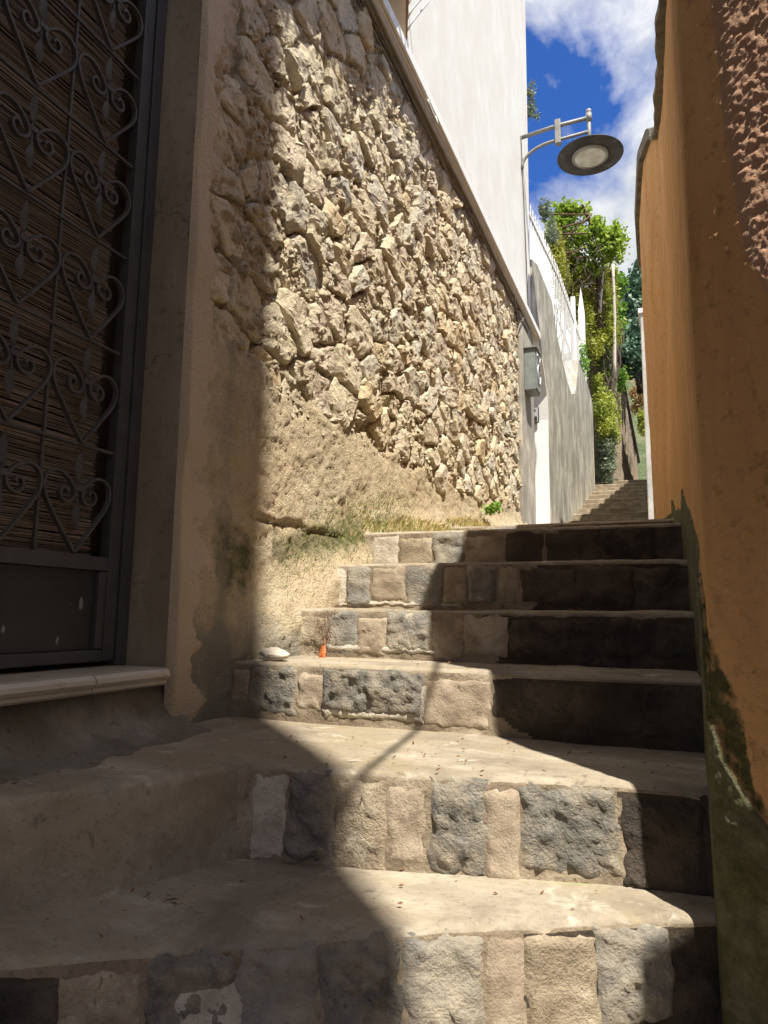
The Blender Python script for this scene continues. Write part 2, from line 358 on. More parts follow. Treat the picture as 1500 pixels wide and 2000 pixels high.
M['soil'] = mat('soil', [(.3, (.10, .075, .045)), (.7, (.22, .17, .11))], scale=6, bump=.8)
M['hill'] = mat('green_hillside', [(.3, (.06, .085, .035)), (.5, (.12, .15, .07)), (.7, (.22, .22, .12))], scale=.9, bump=.8, bscales=((1.5, 1), (6, .5)), bdist=.6)
M['stoneP'] = mat('pale_rock', [(.3, (.42, .37, .29)), (.7, (.62, .57, .47))], scale=30, bump=.5)
M['rustlitter'] = mat('amber_litter', [(.3, (.10, .03, .01)), (.5, (.36, .09, .02)), (.7, (.52, .22, .08))], scale=40, bump=.3, rough=.35, spec=.5)
M['drystem'] = mat('dry_stem', [(.3, (.10, .05, .025)), (.7, (.24, .13, .07))], scale=40, bump=0)
M['houseochre'] = mat('ochre_house_render', [(.3, (.40, .24, .12)), (.7, (.50, .33, .18))], scale=3, stretch=(2, 2, .4), bump=.2)
M['shutter'] = mat('green_shutter', [(.3, (.03, .07, .04)), (.7, (.05, .10, .06))], scale=10, bump=.1, rough=.5)
def leafmat(name, a, b, c, trans=.35):
    m = bpy.data.materials.new(name); m.use_nodes = True; t = m.node_tree; t.nodes.clear()
    o = nd(t, 'ShaderNodeOutputMaterial'); p = nd(t, 'ShaderNodeBsdfPrincipled'); tr = nd(t, 'ShaderNodeBsdfTranslucent'); mxs = nd(t, 'ShaderNodeMixShader')
    g = nd(t, 'ShaderNodeNewGeometry'); q = noise_node(t, g.outputs['Position'], 2.6, 6, .75)
    cc = ramp(t, q.outputs[0], [(.3, a), (.5, b), (.7, c)]); t.links.new(cc, p.inputs['Base Color']); t.links.new(cc, tr.inputs[0])
    p.inputs['Roughness'].default_value = .55; mxs.inputs[0].default_value = trans
    t.links.new(p.outputs[0], mxs.inputs[1]); t.links.new(tr.outputs[0], mxs.inputs[2]); t.links.new(mxs.outputs[0], o.inputs[0]); return m
L = {}
L['vine'] = leafmat('vine_leaf', (0.139, 0.217, 0.023), (0.296, 0.420, 0.047), (0.497, 0.621, 0.109), .45)
L['broom'] = leafmat('broom_leaf', (0.157, 0.178, 0.022), (0.313, 0.335, 0.042), (0.544, 0.524, 0.084))
L['dark'] = leafmat('bluegreen_leaf', (0.030, 0.075, 0.042), (0.075, 0.150, 0.090), (0.195, 0.300, 0.195), .2)
L['bright'] = leafmat('citrus_leaf', (0.064, 0.144, 0.016), (0.160, 0.304, 0.040), (0.320, 0.480, 0.080), .35)
L['hedge'] = leafmat('hedge_leaf', (0.127, 0.164, 0.022), (0.309, 0.364, 0.046), (0.546, 0.564, 0.091))
L['grass'] = leafmat('grass_blade', (.16, .19, .05), (.26, .29, .08), (.42, .39, .15))
L['straw'] = leafmat('dry_grass', (.36, .28, .12), (.52, .42, .20), (.62, .53, .30))
L['olive'] = leafmat('olive_leaf', (0.091, 0.130, 0.078), (0.182, 0.234, 0.143), (0.338, 0.390, 0.260), .2)
L['rusty'] = leafmat('rusty_leaf', (0.208, 0.117, 0.039), (0.338, 0.195, 0.065), (0.442, 0.312, 0.117))

# ------------------------------------------------------------------ ground
gm = mesh('ground', [(-120, -60, -2.6), (120, -60, -2.6), (120, 200, -2.6), (-120, 200, -2.6)], [(0, 1, 2, 3)], M['soil'])
tag(gm, kind='structure')

# ------------------------------------------------------------------ stairs
WALLX = -1.30
def resample(poly, d):
    P = np.array(poly, float); seg = np.linalg.norm(np.diff(P, axis=0), axis=1); L_ = np.concatenate([[0], np.cumsum(seg)])
    n = max(2, int(L_[-1]/d)+1); s = np.linspace(0, L_[-1], n)
    Q = np.stack([np.interp(s, L_, P[:, i]) for i in range(2)], 1)
    for _ in range(4): Q[1:-1] = (Q[:-2]+2*Q[1:-1]+Q[2:])/4
    return Q, s
def normals(Q):
    T = np.gradient(Q, axis=0); T /= np.linalg.norm(T, axis=1)[:, None]
    return np.stack([T[:, 1], -T[:, 0]], 1)     # to the right of travel = downhill (towards camera)

stairs = empty('stairs', kind='structure')
# nose polyline (X, Y), height, foot height, back polyline
T1p = [(-1.50, .20), (-1.22, .62), (-1.07, .936), (-.965, 1.12), (-.905, 1.27), (-.87, 1.345), (-.80, 1.365), (-.478, 1.433), (-.116, 1.520), (.054, 1.535), (.40, 1.55)]
T0p = [(-1.85, .10), (-.93, .83), (-.63, 1.02), (-.43, 1.16), (-.19, 1.31), (.02, 1.415), (.40, 1.60)]
Tm = [(-1.85, -.32), (-.63, .64), (-.19, .95), (.40, 1.2)]
Tn = [(-1.85, -.70), (-.63, .28), (-.19, .6), (.40, .85)]
STEPS = [
    (Tn, -.87, -2.6), (Tm, -.69, -.90), (T0p, -.507, -.72), (T1p, -.320, -.53),
    ([(-1.32, 1.925), (-.65, 1.93), (.40, 1.93)], -.147, -.34),
    ([(-1.31, 2.21), (-1.2, 2.226), (.40, 2.224)], .018, -.16),
    ([(-1.34, 2.53), (.40, 2.535)], .195, .0),
    ([(-1.34, 2.87), (.40, 2.87)], .358, .18),
    ([(-1.34, 4.10), (.40, 4.05)], .528, .34),
    ([(-1.34, 5.40), (.40, 5.40)], .69, .50),
    ([(-1.34, 6.70), (.40, 6.70)], .85, .66),
    ([(-1.9, 8.00), (.40, 8.00)], 1.02, .82),
    ([(-1.6, 9.30), (.40, 9.30)], 1.20, 1.0),
]
yy = 10.3; zz = 1.36
while zz < 2.92:
    STEPS.append(([(-1.6, yy), (.40, yy)], zz, zz-.2)); yy += .60; zz += .17
rise_curves = []
for k, (poly, z, zf) in enumerate(STEPS):
    far = poly[0][1] > 3.5; d = .009 if 2 <= k <= 7 else (.03 if not far else .04)
    Q, s = resample(poly, d); N = normals(Q)
    nxt = STEPS[k+1][0] if k+1 < len(STEPS) else [(-1.6, yy+25), (.4, yy+25)]
    BQ, _ = resample(nxt, d); si = np.linspace(0, 1, len(Q)); bi = np.linspace(0, 1, len(BQ))
    # the back line: for each nose point the nearest place on the next riser
    if k in (0, 1, 2, 3):
        Bk = np.stack([np.interp(si, bi, BQ[:, i]) for i in range(2)], 1)
        if k == 3: # cement landing wraps in front of the gate
            tgt = np.array([(-1.50, .2), (-1.45, .7), (-1.42, 1.05), (-1.40, 1.5), (-1.38, 1.96), (-1.05, 1.97), (-.5, 1.97), (.4, 1.97)])
            ts = np.array([0, .12, .22, .34, .42, .55, .72, 1.]); Bk = np.stack([np.interp(si, ts, tgt[:, i]) for i in range(2)], 1)
        else:
            Bk = Bk-np.stack([-normals(BQ)[:, 0][np.clip((si*(len(BQ)-1)).astype(int), 0, len(BQ)-1)], -normals(BQ)[:, 1][np.clip((si*(len(BQ)-1)).astype(int), 0, len(BQ)-1)]], 1)*-.04
    else:
        Bk = np.stack([Q[:, 0], np.interp(Q[:, 0], BQ[:, 0], BQ[:, 1])+.04], 1)
    nt = 26 if 2 <= k <= 7 else 8; nr = 22 if 2 <= k <= 7 else 6
    rr = .016 if k < 9 else .01
    rows = []
    for a in np.linspace(0, 1, nt) ** .8:                          # tread, back to front
        p = Bk*(1-a)+(Q-N*rr)*a; rows.append(np.c_[p, np.full(len(p), z+.004*(1-a))])
    for a in (22, 45, 68, 90):
        rows.append(np.c_[Q-N*rr+N*rr*math.sin(R(a)), np.full(len(Q), z-rr+rr*math.cos(R(a)))])
    batter = .012 if k != 3 else .02
    for a in np.linspace(.06, 1, nr):
        rows.append(np.c_[Q+N*batter*a, np.full(len(Q), (z-rr)*(1-a)+zf*a)])
    G = np.array(rows); nrow = len(rows)
    P = G.reshape(-1, 3)
    w = fbm(P, 3.2, 3, 5)*.012+fbm(P, 14, 3, 6)*.005+fbm(P, 60, 2, 7)*.0016
    Nn = np.tile(np.c_[N, np.zeros(len(N))], (nrow, 1)); fr = np.repeat(np.array([0]*nt+[.4, .8, 1, 1]+[1]*nr, float), len(Q))
    chip = -np.clip(fbm(P, 22, 3, 9)-.25, 0, 1)*.03*np.repeat(np.array([0]*(nt-1)+[.6, 1, 1, 1, .8]+[0]*nr, float), len(Q))
    big = 1 if k < 9 else 1.5
    P = P+Nn*(fr*w*1.0)[:, None]*big+np.c_[np.zeros((len(P), 2)), (1-fr)*w*.6+chip]*big+Nn*(chip*.6)[:, None]
    moss = np.zeros(len(P))
    if k == 2: moss = np.exp(-(((P[:, 0]+.22)/.13)**2+((P[:, 1]-1.50)/.06)**2))*.75
    stain = np.zeros(len(P))
    if k == 2: q_ = atZ(325, 1752, -.505); stain = .55*np.exp(-((P[:, 0]-q_.x)/.075)**2-((P[:, 1]-q_.y)/.03)**2)
    # grime gathered in the corner at the back of the tread
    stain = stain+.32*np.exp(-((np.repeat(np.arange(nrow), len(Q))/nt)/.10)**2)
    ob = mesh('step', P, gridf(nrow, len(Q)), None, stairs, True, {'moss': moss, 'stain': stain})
    ob.data.materials.append(M['cement']); ob.data.materials.append(M['riser']); ob.data.materials.append(M['riser_shade'])
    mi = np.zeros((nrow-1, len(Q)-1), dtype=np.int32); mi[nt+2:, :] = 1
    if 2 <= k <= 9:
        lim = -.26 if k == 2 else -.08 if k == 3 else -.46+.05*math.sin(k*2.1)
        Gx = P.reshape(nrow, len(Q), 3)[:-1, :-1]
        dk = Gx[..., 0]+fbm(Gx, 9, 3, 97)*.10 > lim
        mi[nt+3:][dk[nt+3:]] = 2  # right part of the riser gets the painted shade colour
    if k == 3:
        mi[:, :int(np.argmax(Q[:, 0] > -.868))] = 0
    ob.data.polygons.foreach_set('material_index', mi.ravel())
    rise_curves.append((ob, Q, s, N, z, zf))

def block(k, x0, x1, z0, z1, ty, proud=.006, rough=.006, seed=0):
    """a dressed stone of a riser between two X places"""
    ob, Q, s, N, z, zf = rise_curves[k]
    sel = Q[:, 0]; arc = s
    if k == 3: msk = np.arange(len(Q)) > int(np.argmax(Q[:, 0] > -.872))
    else: msk = np.ones(len(Q), bool)
    a0, a1 = np.interp([x0, x1], sel[msk], arc[msk])
    res = .0075 if k < 6 else .011
    nu = max(6, int((a1-a0)/res)); nv = max(6, int((z1-z0)/res))
    U, V = np.meshgrid(np.linspace(0, 1, nu), np.linspace(0, 1, nv), indexing='ij')
    wx = fbm(np.stack([U*3+seed*7, V*3, 0*U], -1), 1.4, 3, 3)*.14*min(1, .12/(a1-a0)); wz = fbm(np.stack([U*4, V*3+seed*5, 0*U+4], -1), 1.4, 3, 4)*.09
    ed = np.minimum(np.minimum(U, 1-U)*(a1-a0), np.minimum(V, 1-V)*(z1-z0))
    A = a0+(a1-a0)*(U+wx*(1-abs(2*U-1)*.2)); Z = z0+(z1-z0)*(V+wz)
    X = np.interp(A, arc, Q[:, 0]); Y = np.interp(A, arc, Q[:, 1]); NX = np.interp(A, arc, N[:, 0]); NY = np.interp(A, arc, N[:, 1])
    P0 = np.stack([X, Y, Z], -1)
    wb = fbm(P0, 3.2, 3, 5)*.012+fbm(P0, 14, 3, 6)*.005
    h = wb*(1 if k < 9 else 1.5)-.006-.0+(proud+.0075)*sst(0, .011, ed+fbm(P0+seed*3, 28, 3, 15, .6)*.006)+rough*sst(0, .02, ed)*(fbm(P0+seed*3, 24, 4, 12, .6)*1.5+np.abs(fbm(P0+seed, 50, 3, 13))*1.3)
    hmax = (z-Z)/(z-zf)
    bt = (.02 if k == 3 else .012)*np.clip(hmax, 0, 1); h = np.where(ed > .010, np.maximum(h, wb*(1 if k < 9 else 1.5)+.0018), h)
    if z1-z0 < .06: Z = Z+fbm(P0, 38, 3, 91)*.014
    P = np.stack([X+NX*(h+bt), Y+NY*(h+bt), Z], -1).reshape(-1, 3)
    return mesh('stone', P, gridf(nu, nv, True), M[ty], ob, True)
BL = {
 2: [(-1.15, -.86, 'lavadark_shade'), (-.85, -.76, 'tan'), (-.75, -.645, 'lava'), (-.635, -.54, 'bluegrey'), (-.53, -.43, 'lava'), (-.42, -.315, 'bluegrey'), (-.305, -.255, 'pink'), (-.245, -.145, 'tan'), (-.138, -.03, 'bluegrey'), (-.02, .12, 'lavadark_shade')],
 3: [(-.83, -.765, 'limemortar'), (-.755, -.67, 'lava'), (-.655, -.555, 'tan'), (-.548, -.475, 'pink'), (-.465, -.365, 'lava'), (-.355, -.30, 'pink'), (-.292, -.115, 'lava'), (-.105, .04, 'lavadark_shade'), (.05, .2, 'lavadark_shade')],
 4: [(-1.27, -1.215, 'tan'), (-1.205, -1.05, 'lava'), (-1.04, -.965, 'pink'), (-.955, -.655, 'lava'), (-.645, -.465, 'pink'), (-.45, -.25, 'lavadark_shade'), (-.24, -.08, 'riser_shade'), (-.07, .15, 'lavadark_shade')],
 5: [(-1.27, -1.10, 'tan'), (-1.09, -.985, 'bluegrey'), (-.975, -.88, 'pink'), (-.87, -.73, 'bluegrey'), (-.72, -.62, 'tan'), (-.61, -.47, 'tan'), (-.46, -.28, 'lavadark_shade'), (-.27, -.12, 'lavadark_shade'), (-.11, .12, 'lavadark_shade')],
 6: [(-1.26, -1.17, 'limemortar'), (-1.16, -1.07, 'bluegrey'), (-1.06, -.93, 'pink'), (-.92, -.78, 'bluegrey'), (-.77, -.69, 'tan'), (-.68, -.58, 'bluegrey'), (-.57, -.50, 'tan'), (-.49, -.30, 'lavadark_shade'), (-.29, -.12, 'lavadark_shade'), (-.11, .12, 'lavadark_shade')],
 7: [(-1.2, -1.08, 'limemortar'), (-1.07, -.93, 'tan'), (-.92, -.80, 'bluegrey'), (-.79, -.62, 'tan'), (-.61, -.46, 'riser_shade'), (-.45, -.25, 'riser_shade'), (-.24, -.05, 'lavadark_shade'), (-.04, .14, 'lavadark_shade')],
 8: [(-1.0, -.8, 'bluegrey'), (-.79, -.6, 'tan'), (-.59, -.35, 'lavadark_shade'), (-.34, -.1, 'riser_shade'), (-.09, .12, 'lavadark_shade')],
}
sd = 0
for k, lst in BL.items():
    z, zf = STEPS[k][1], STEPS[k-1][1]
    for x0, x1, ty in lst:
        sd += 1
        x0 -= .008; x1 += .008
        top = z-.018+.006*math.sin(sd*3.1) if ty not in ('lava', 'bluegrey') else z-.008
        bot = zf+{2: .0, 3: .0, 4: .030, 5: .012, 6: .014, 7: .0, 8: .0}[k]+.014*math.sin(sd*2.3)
        block(k, x0, x1, bot, top, ty, proud=.001+.003*math.sin(sd*1.7), rough={'lava': .013, 'lavadark_shade': .010, 'bluegrey': .009, 'limemortar': .006}.get(ty, .005), seed=sd)
# lime mortar squeezed out under and beside some of them
for k, x0, x1, z0, z1 in [(4, -.96, -.64, -.298, -.262), (5, -1.1, -.70, -.128, -.098), (6, -1.25, -.70, .028, .052), (4, -.665, -.635, -.29, -.19), (2, -1.05, -.66, -.66, -.62), (2, -.72, -.62, -.64, -.56)]:
    sd += 1; block(k, x0, x1, z0, z1, 'limemortar', proud=.003, rough=.004, seed=sd)

# ------------------------------------------------------------------ rubble wall on the left
WY0, WY1, WZ0, WZ1 = 1.64, 6.9, -.36, 3.06
wall = empty('stone_wall', (WALLX, 4.4, -.3), label='sunlit rubble stone wall under the white house, left of the stairs', cat='stone wall')
def stone_floor(y):   # below this height plain sandy render
    return np.interp(y, [1.6, 1.9, 2.2, 2.6, 3.2, 4.0, 5.0, 6.3, 7.3], [.86, .84, .76, .80, .80, .80, .84, .98, 1.05])
sites = []
z = .62; row = 0
while z < 3.3:
    hrow = rng.uniform(.08, .20); y = 1.55+rng.uniform(0, .2)
    while y < 7.5:
        wd = rng.uniform(.15, .42) if rng.random() < .62 else rng.uniform(.07, .14)
        sites.append((y+wd/2+rng.normal(0, .02), z+hrow/2+rng.normal(0, .045))); y += wd
    z += hrow; row += 1
S = np.array(sites)
AN = 1.35  # vertical distances count more: stones lie flat
def clip(poly, p, n):   # keep (q-p).n<0
    out = []
    for i in range(len(poly)):
        a, b = poly[i], poly[(i+1) % len(poly)]; da, db = np.dot(a-p, n), np.dot(b-p, n)
        if da <= 0: out.append(a)
        if da*db < 0: out.append(a+(b-a)*(da/(da-db)))
    return out
stones = []
SA = S*np.array([1, AN])
for i in range(len(S)):
    y, zc = S[i]
    if zc < stone_floor(y)+.03 or zc > 3.0 or y < 1.74 or y > 6.66: continue
    d = np.sum((SA-SA[i])**2, 1); nb = np.argsort(d)[1:22]
    poly = [SA[i]+np.array(q) for q in ((-.3, -.3), (.3, -.3), (.3, .3), (-.3, .3))]
    for j in nb: poly = clip(poly, (SA[i]+SA[j])/2, SA[j]-SA[i])
    if len(poly) > 2: poly = clip(poly, np.array([1.715, 0]), np.array([-1., 0]))
    if len(poly) > 2: poly = clip(poly, np.array([6.70, 0]), np.array([1., 0]))
    if len(poly) < 3: continue
    pl = np.array(poly)/np.array([1, AN]); ar = .5*abs(np.dot(pl[:, 0], np.roll(pl[:, 1], 1))-np.dot(pl[:, 1], np.roll(pl[:, 0], 1)))
    stones.append((i, pl, ar))
def rock(pl, depth, seed, nth=22, base=WALLX):
    """angular flat-faced stone filling polygon pl in the wall plane"""
    r_ = np.random.default_rng(seed); c = pl.mean(0); th = np.linspace(0, 2*math.pi, nth, endpoint=False)
    rad = []
    for t in th:
        u = np.array([math.cos(t), math.sin(t)]); best = 9
        for i in range(len(pl)):
            a, b = pl[i]-c, pl[(i+1) % len(pl)]-c; e = b-a; den = u[0]*e[1]-u[1]*e[0]
            if abs(den) < 1e-9: continue
            q = (a[0]*e[1]-a[1]*e[0])/den; w = (a[0]*u[1]-a[1]*u[0])/den
            if q > 0 and -1e-6 <= w <= 1+1e-6: best = min(best, q)
        rad.append(best)
    rad = np.array(rad); rad = np.minimum(rad, np.median(rad)*1.9)
    rad = np.maximum(rad-r_.uniform(.004, .012), rad*.6)*(1+r_.uniform(-.08, .05, nth))
    size = rad.mean()
    planes = [(r_.normal(0, .20, 2), 0.)]+[(np.array([math.cos(a), math.sin(a)])*r_.uniform(.35, 1.1), -r_.uniform(.30, .75)*size) for a in r_.uniform(0, 6.28, 2)]
    V = []; rings = [(1.03, -1), (1.0, .35), (.95, .86), (.86, 1), (.72, 1), (.56, 1), (.38, 1), (.2, 1)]
    for sc_, hh in rings:
        for t, rr_ in zip(th, rad):
            p = np.array([math.cos(t), math.sin(t)])*rr_*sc_
            if hh < 0: h = -.06
            else:
                h = depth+min(-(np.dot(p, g)+o) if o else np.dot(p, g)*.55 for g, o in planes)*.55
                h = min(h, depth*1.25); h = max(h, -.01)*hh-.012*(1-hh)
            V.append((h, c[0]+p[0], c[1]+p[1]))
    V.append((depth*.95, c[0], c[1])); V = np.array(V)
    nz = fbm(V+seed*.37, 30, 4, 31, .6)*.010-np.abs(fbm(V+seed*.21, 16, 3, 36))*.009+fbm(V+seed, 9, 2, 32)*.008+.004
    V[:, 0] += nz*(V[:, 0] > -.05); V[:, 1] += fbm(V+5+seed, 30, 2, 33)*.006*(V[:, 0] > -.05); V[:, 2] += fbm(V+9+seed, 30, 2, 34)*.006*(V[:, 0] > -.05)
    V[:, 0] += base
    f = []
    nr = len(rings)
    for a in range(nr-1):
        for j in range(nth):
            q = (a*nth+j, a*nth+(j+1) % nth, (a+1)*nth+(j+1) % nth, (a+1)*nth+j); f += [(q[0], q[1], q[2]), (q[0], q[2], q[3])]
    f += [((nr-1)*nth+j, (nr-1)*nth+(j+1) % nth, nr*nth) for j in range(nth)]
    return V, f
vis = sorted(stones, key=lambda t: -t[2]/(S[t[0]][0]**1.6))
small_v = []; small_f = []; ns = 0
for n_, (i, pl, ar) in enumerate(vis):
    y, zc = S[i]; sh = y < 2.12
    if rng.random() < .10 and not sh: continue
    dep = (rng.uniform(.006, .026) if rng.random() < .84 else rng.uniform(.024, .044))*(.45 if sh else 1)
    V, f = rock(pl, dep, i, 32 if y < 4 else 18)
    if ns < 300:
        o = mesh('stone', V, f, WS[rng.choice(5, p=[.24, .34, .17, .20, .05])], wall); ns += 1
        sm = np.zeros(len(o.data.polygons), bool)
    else:
        f = [tuple(a+len(small_v) for a in q) for q in f]; small_v += [tuple(q) for q in V]; small_f += f
if small_v:
    o = mesh('far_stone', small_v, small_f, WS[1], wall); o['kind'] = 'stuff'
# mortar and render sheet
ny = 300; nz = 300
Yg = WY0*np.exp(np.linspace(0, math.log(WY1/WY0), ny)); Zg = np.linspace(WZ0, WZ1, nz)
YY, ZZ = np.meshgrid(Yg, Zg, indexing='ij'); P = np.stack([0*YY, YY, ZZ], -1)
zone = sst(-.03, .05, ZZ-stone_floor(YY)-fbm(P, 5, 3, 41)*.1)*sst(1.71, 1.82, YY+fbm(P, 4, 3, 42)*.10)
F = np.full(YY.shape, 9.); F2 = np.full(YY.shape, 9.)
pts = np.stack([YY, ZZ*AN], -1)
for q in SA:
    m_ = (abs(Yg-q[0]) < .5); 
    if not m_.any(): continue
    mz = (abs(Zg*AN-q[1]) < .5); 
    if not mz.any(): continue
    ix = np.ix_(m_, mz); d = np.hypot(pts[ix][..., 0]-q[0], pts[ix][..., 1]-q[1])
    f1 = F[ix]; f2 = F2[ix]; F2[ix] = np.minimum(f2, np.maximum(f1, d)); F[ix] = np.minimum(f1, d)
edge = 1-sst(0, .035, (F2-F)/2)
lump = fbm(P, 11, 3, 43, .6)*.030+fbm(P, 40, 3, 44, .65)*.024+np.abs(fbm(P, 24, 3, 47, .6))*.026-.006
rend = fbm(P, 3.5, 3, 45)*.018+fbm(P, 22, 4, 46, .6)*.008*sst(1.75, 2.0, YY)+fbm(P, 70, 3, 48, .6)*.008*sst(1.78, 2.0, YY)
X = WALLX+zone*(.003+lump-edge*.016)+(1-zone)*(.012+rend)
X = X+.008*sst(0, .015, ZZ-.325+fbm(P, 12, 2, 50)*.012)*sst(1.9, 2.1, YY)*(1-sst(2.65, 2.75, YY))*(1-zone)   # lip over the crack
X = X-.014*np.exp(-((ZZ-.318-fbm(P, 12, 2, 50)*-.012)/.007)**2)*sst(1.9, 2.1, YY)*(1-sst(2.65, 2.8, YY))
# foot of the wall swells out
foot = np.interp(YY, [1.64, 2.2, 2.6, 3.2, 4.2, 5.2, 7.3], [-.32, -.05, .14, .33, .44, .55, .80])
X = X+.10*(1-sst(0, .30, ZZ-foot))**2*sst(1.8, 2.3, YY)
corner = 1-sst(1.72, 1.76, YY-.035*(1-sst(-.1, 1.0, ZZ))+fbm(P, 12, 5, 51, .65)*.11+.03*(1-sst(-.3, .6, ZZ)))
X = X+corner*.006
X[0, :] = WALLX-.004; X[0, :] += 0
green = np.exp(-((YY-1.96)/.12)**2-((ZZ-.17)/.14)**2)*.9+np.exp(-((YY-2.35-(ZZ-.2)*3.0)/.5)**2-((ZZ-.27-(YY-2.3)*.14)/.10)**2)*.9*(YY > 2.15)+.35*np.exp(-((YY-1.86)/.05)**2)
grey = .9*(1-sst(-.12, .10, ZZ-.06*fbm(P, 6, 3, 55)))*(1-sst(2.2, 2.5, YY))+.5*np.exp(-((YY-1.86)/.05)**2)
pale = corner+.9*sst(.0, .1, .25-ZZ)*(YY > 2.0)*sst(.35, .5, fbm(P, 4, 3, 57)+.25)*.6
ob = mesh('mortar', np.stack([X, YY, ZZ], -1).reshape(-1, 3), gridf(ny, nz), M['mortar'], wall, False,
          {'green': green.ravel(), 'grey': grey.ravel(), 'pale': pale.ravel()})
# rubble chips bedded in the mortar: far too many to count
tv = np.array([(0, 0, 1), (.94, 0, -.33), (-.47, .82, -.33), (-.47, -.82, -.33), (.5, .5, .6), (-.6, .1, .5)])
tf = [(0, 4, 2), (0, 2, 5), (0, 5, 3), (0, 3, 4), (4, 1, 2), (3, 1, 4), (5, 2, 3), (1, 3, 2)]
cv = []; cf = []
for q in range(7000):
    y = 1.9*math.exp(rng.random()*math.log(6.7/1.9)); zc = rng.uniform(.7, 3.0)
    if zc < stone_floor(y)-.02+rng.normal(0, .05): continue
    i = min(ny-1, int(np.searchsorted(Yg, y))); j = min(nz-1, int(np.searchsorted(Zg, zc)))
    bd_ = float(np.clip((zc-stone_floor(y))/.12, .0, 1)); s_ = rng.uniform(.007, .024)*(1 if rng.random() < .85 else 1.6)*(.45+.55*bd_)
    Rm = np.array(Matrix.Rotation(rng.uniform(0, 6), 3, Vector(rng.normal(size=3))))
    v = (tv*np.array([.8, 1.3, .9])*rng.uniform(.7, 1.3, (6, 1)))@Rm.T*s_+np.array([X[i, j]-s_*.15, y, zc])
    cf.append(np.array(tf)+len(cv)*6); cv.append(v)
ch = mesh('rubble_chip', np.concatenate(cv), np.concatenate(cf), WS[1], wall); ch['kind'] = 'stuff'
# core behind the facing, jamb and lintel of the doorway, concrete plinth
b = B(); b.box((-1.75, WY0+.002, -.40), (WALLX-.09, WY1, 3.05)); b.out('wall_core', M['plaster'], wall)
U = np.linspace(0, 1, 22); V_ = np.linspace(0, 1, 160)
UU, VV_ = np.meshgrid(U, V_, indexing='ij'); Pj = np.stack([WALLX-.004-.28*UU, 0*UU+WY0, -.17+VV_*3.2], -1)
Pj[..., 1] += fbm(Pj, 5, 3, 61)*.006*sst(0, .1, UU)-.0
mesh('jamb', Pj.reshape(-1, 3), gridf(22, 160), M['plaster'], wall, True)
b = B(); b.box((-1.75, .30, 2.62), (WALLX-.002, WY0-.002, 3.05), .004); b.out('lintel', M['plaster'], wall)
b = B(); b.box((-1.75, -1.2, -.9), (WALLX-.002, .298, 3.05), .004); b.out('pier', M['plaster'], wall)
# plinth
yy_ = np.linspace(-.2, 1.70, 170); prof = [(-1.345, -.186), (-1.335, -.194), (-1.322, -.215), (-1.312, -.24), (-1.30, -.262), (-1.283, -.283), (-1.262, -.298), (-1.235, -.309), (-1.205, -.316), (-1.17, -.321), (-1.13, -.326)]
Pp = np.array([[(x+.02*(1-sst(1.2, 1.9, y)) if i > 6 else x, y, z_) for i, (x, z_) in enumerate(prof)] for y in yy_])
Pp[..., 0] += fbm(Pp, 8, 4, 63)*.012; Pp[..., 2] += fbm(Pp, 8, 4, 64)*.006
mesh('plinth', Pp.reshape(-1, 3), gridf(len(yy_), len(prof), True), M['plinth'], wall, True)
b = B(); b.box((-1.55, -.2, -.6), (-1.34, WY0-.01, -.2)); b.out('plinth_core', M['plinth'], wall)
# smooth grey pilaster at the far end
b = B(); b.box((-1.62, 6.70, .55), (-1.262, 7.42, 3.015), .01); o = b.out('pilaster', M['streak'], wall)

# earth bank and grass at the foot of the wall
nu, nv = 150, 26
Yb = np.linspace(2.45, 6.6, nu); vb = np.linspace(0, 1, nv)
YB, VB = np.meshgrid(Yb, vb, indexing='ij')
bt = np.interp(YB, [2.45, 2.7, 3.2, 4.1, 5.0, 6.6], [.24, .36, .47, .56, .70, .85]); bb = np.interp(YB, [2.45, 2.54, 2.86, 2.90, 4.05, 4.12, 6.6], [.17, .18, .19, .33, .345, .50, .62])
wdt = np.interp(YB, [2.45, 2.7, 2.95, 3.6, 4.4, 5.2, 6.6], [.03, .06, .20, .40, .38, .22, .10])
Pb = np.stack([WALLX-.01+wdt*VB**.8+.0, YB, bb+(bt-bb)*(1-VB)**1.5-.01*VB], -1); Pb += fbm(Pb, 10, 4, 71)[..., None]*np.array([.01, 0, .02])
bank = mesh('earth_bank', Pb.reshape(-1, 3), gridf(nu, nv, True), M['mortar'], None, True, {'green': (.25+.2*fbm(Pb, 3, 2, 72)).ravel(), 'grey': np.zeros(nu*nv), 'pale': np.zeros(nu*nv)})
tag(bank, kind='structure')
def blades(n, fn, hmin, hmax, w):
    v = []; f = []
    for q in range(n):
        p = fn(); h = random.uniform(hmin, hmax); a = random.uniform(0, 6.28); l = Vector((math.cos(a), math.sin(a), 0))
        t = Vector((random.gauss(.25, .3), random.gauss(0, .35), 1)).normalized(); k = len(v)
        v += [p-l*w, p+l*w, p+t*h*.6+l*w*.6, p+t*h+Vector((random.gauss(0, .3), random.gauss(0, .3), -.15))*h*.5]
        f += [(k, k+1, k+2), (k, k+2, k+3)]
    return v, f
def on_bank():
    while True:
        i = random.randrange(0, nu-1); j = int(abs(random.gauss(0, .28))*nv); p = Pb[i, min(j, nv-1)]
        y = p[1]
        if random.random() < np.interp(y, [2.45, 2.9, 3.3, 4.6, 5.2, 6.6], [.25, .7, 1, .8, .25, .1]): return Vector(p)+Vector((0, random.uniform(-.02, .02), 0))
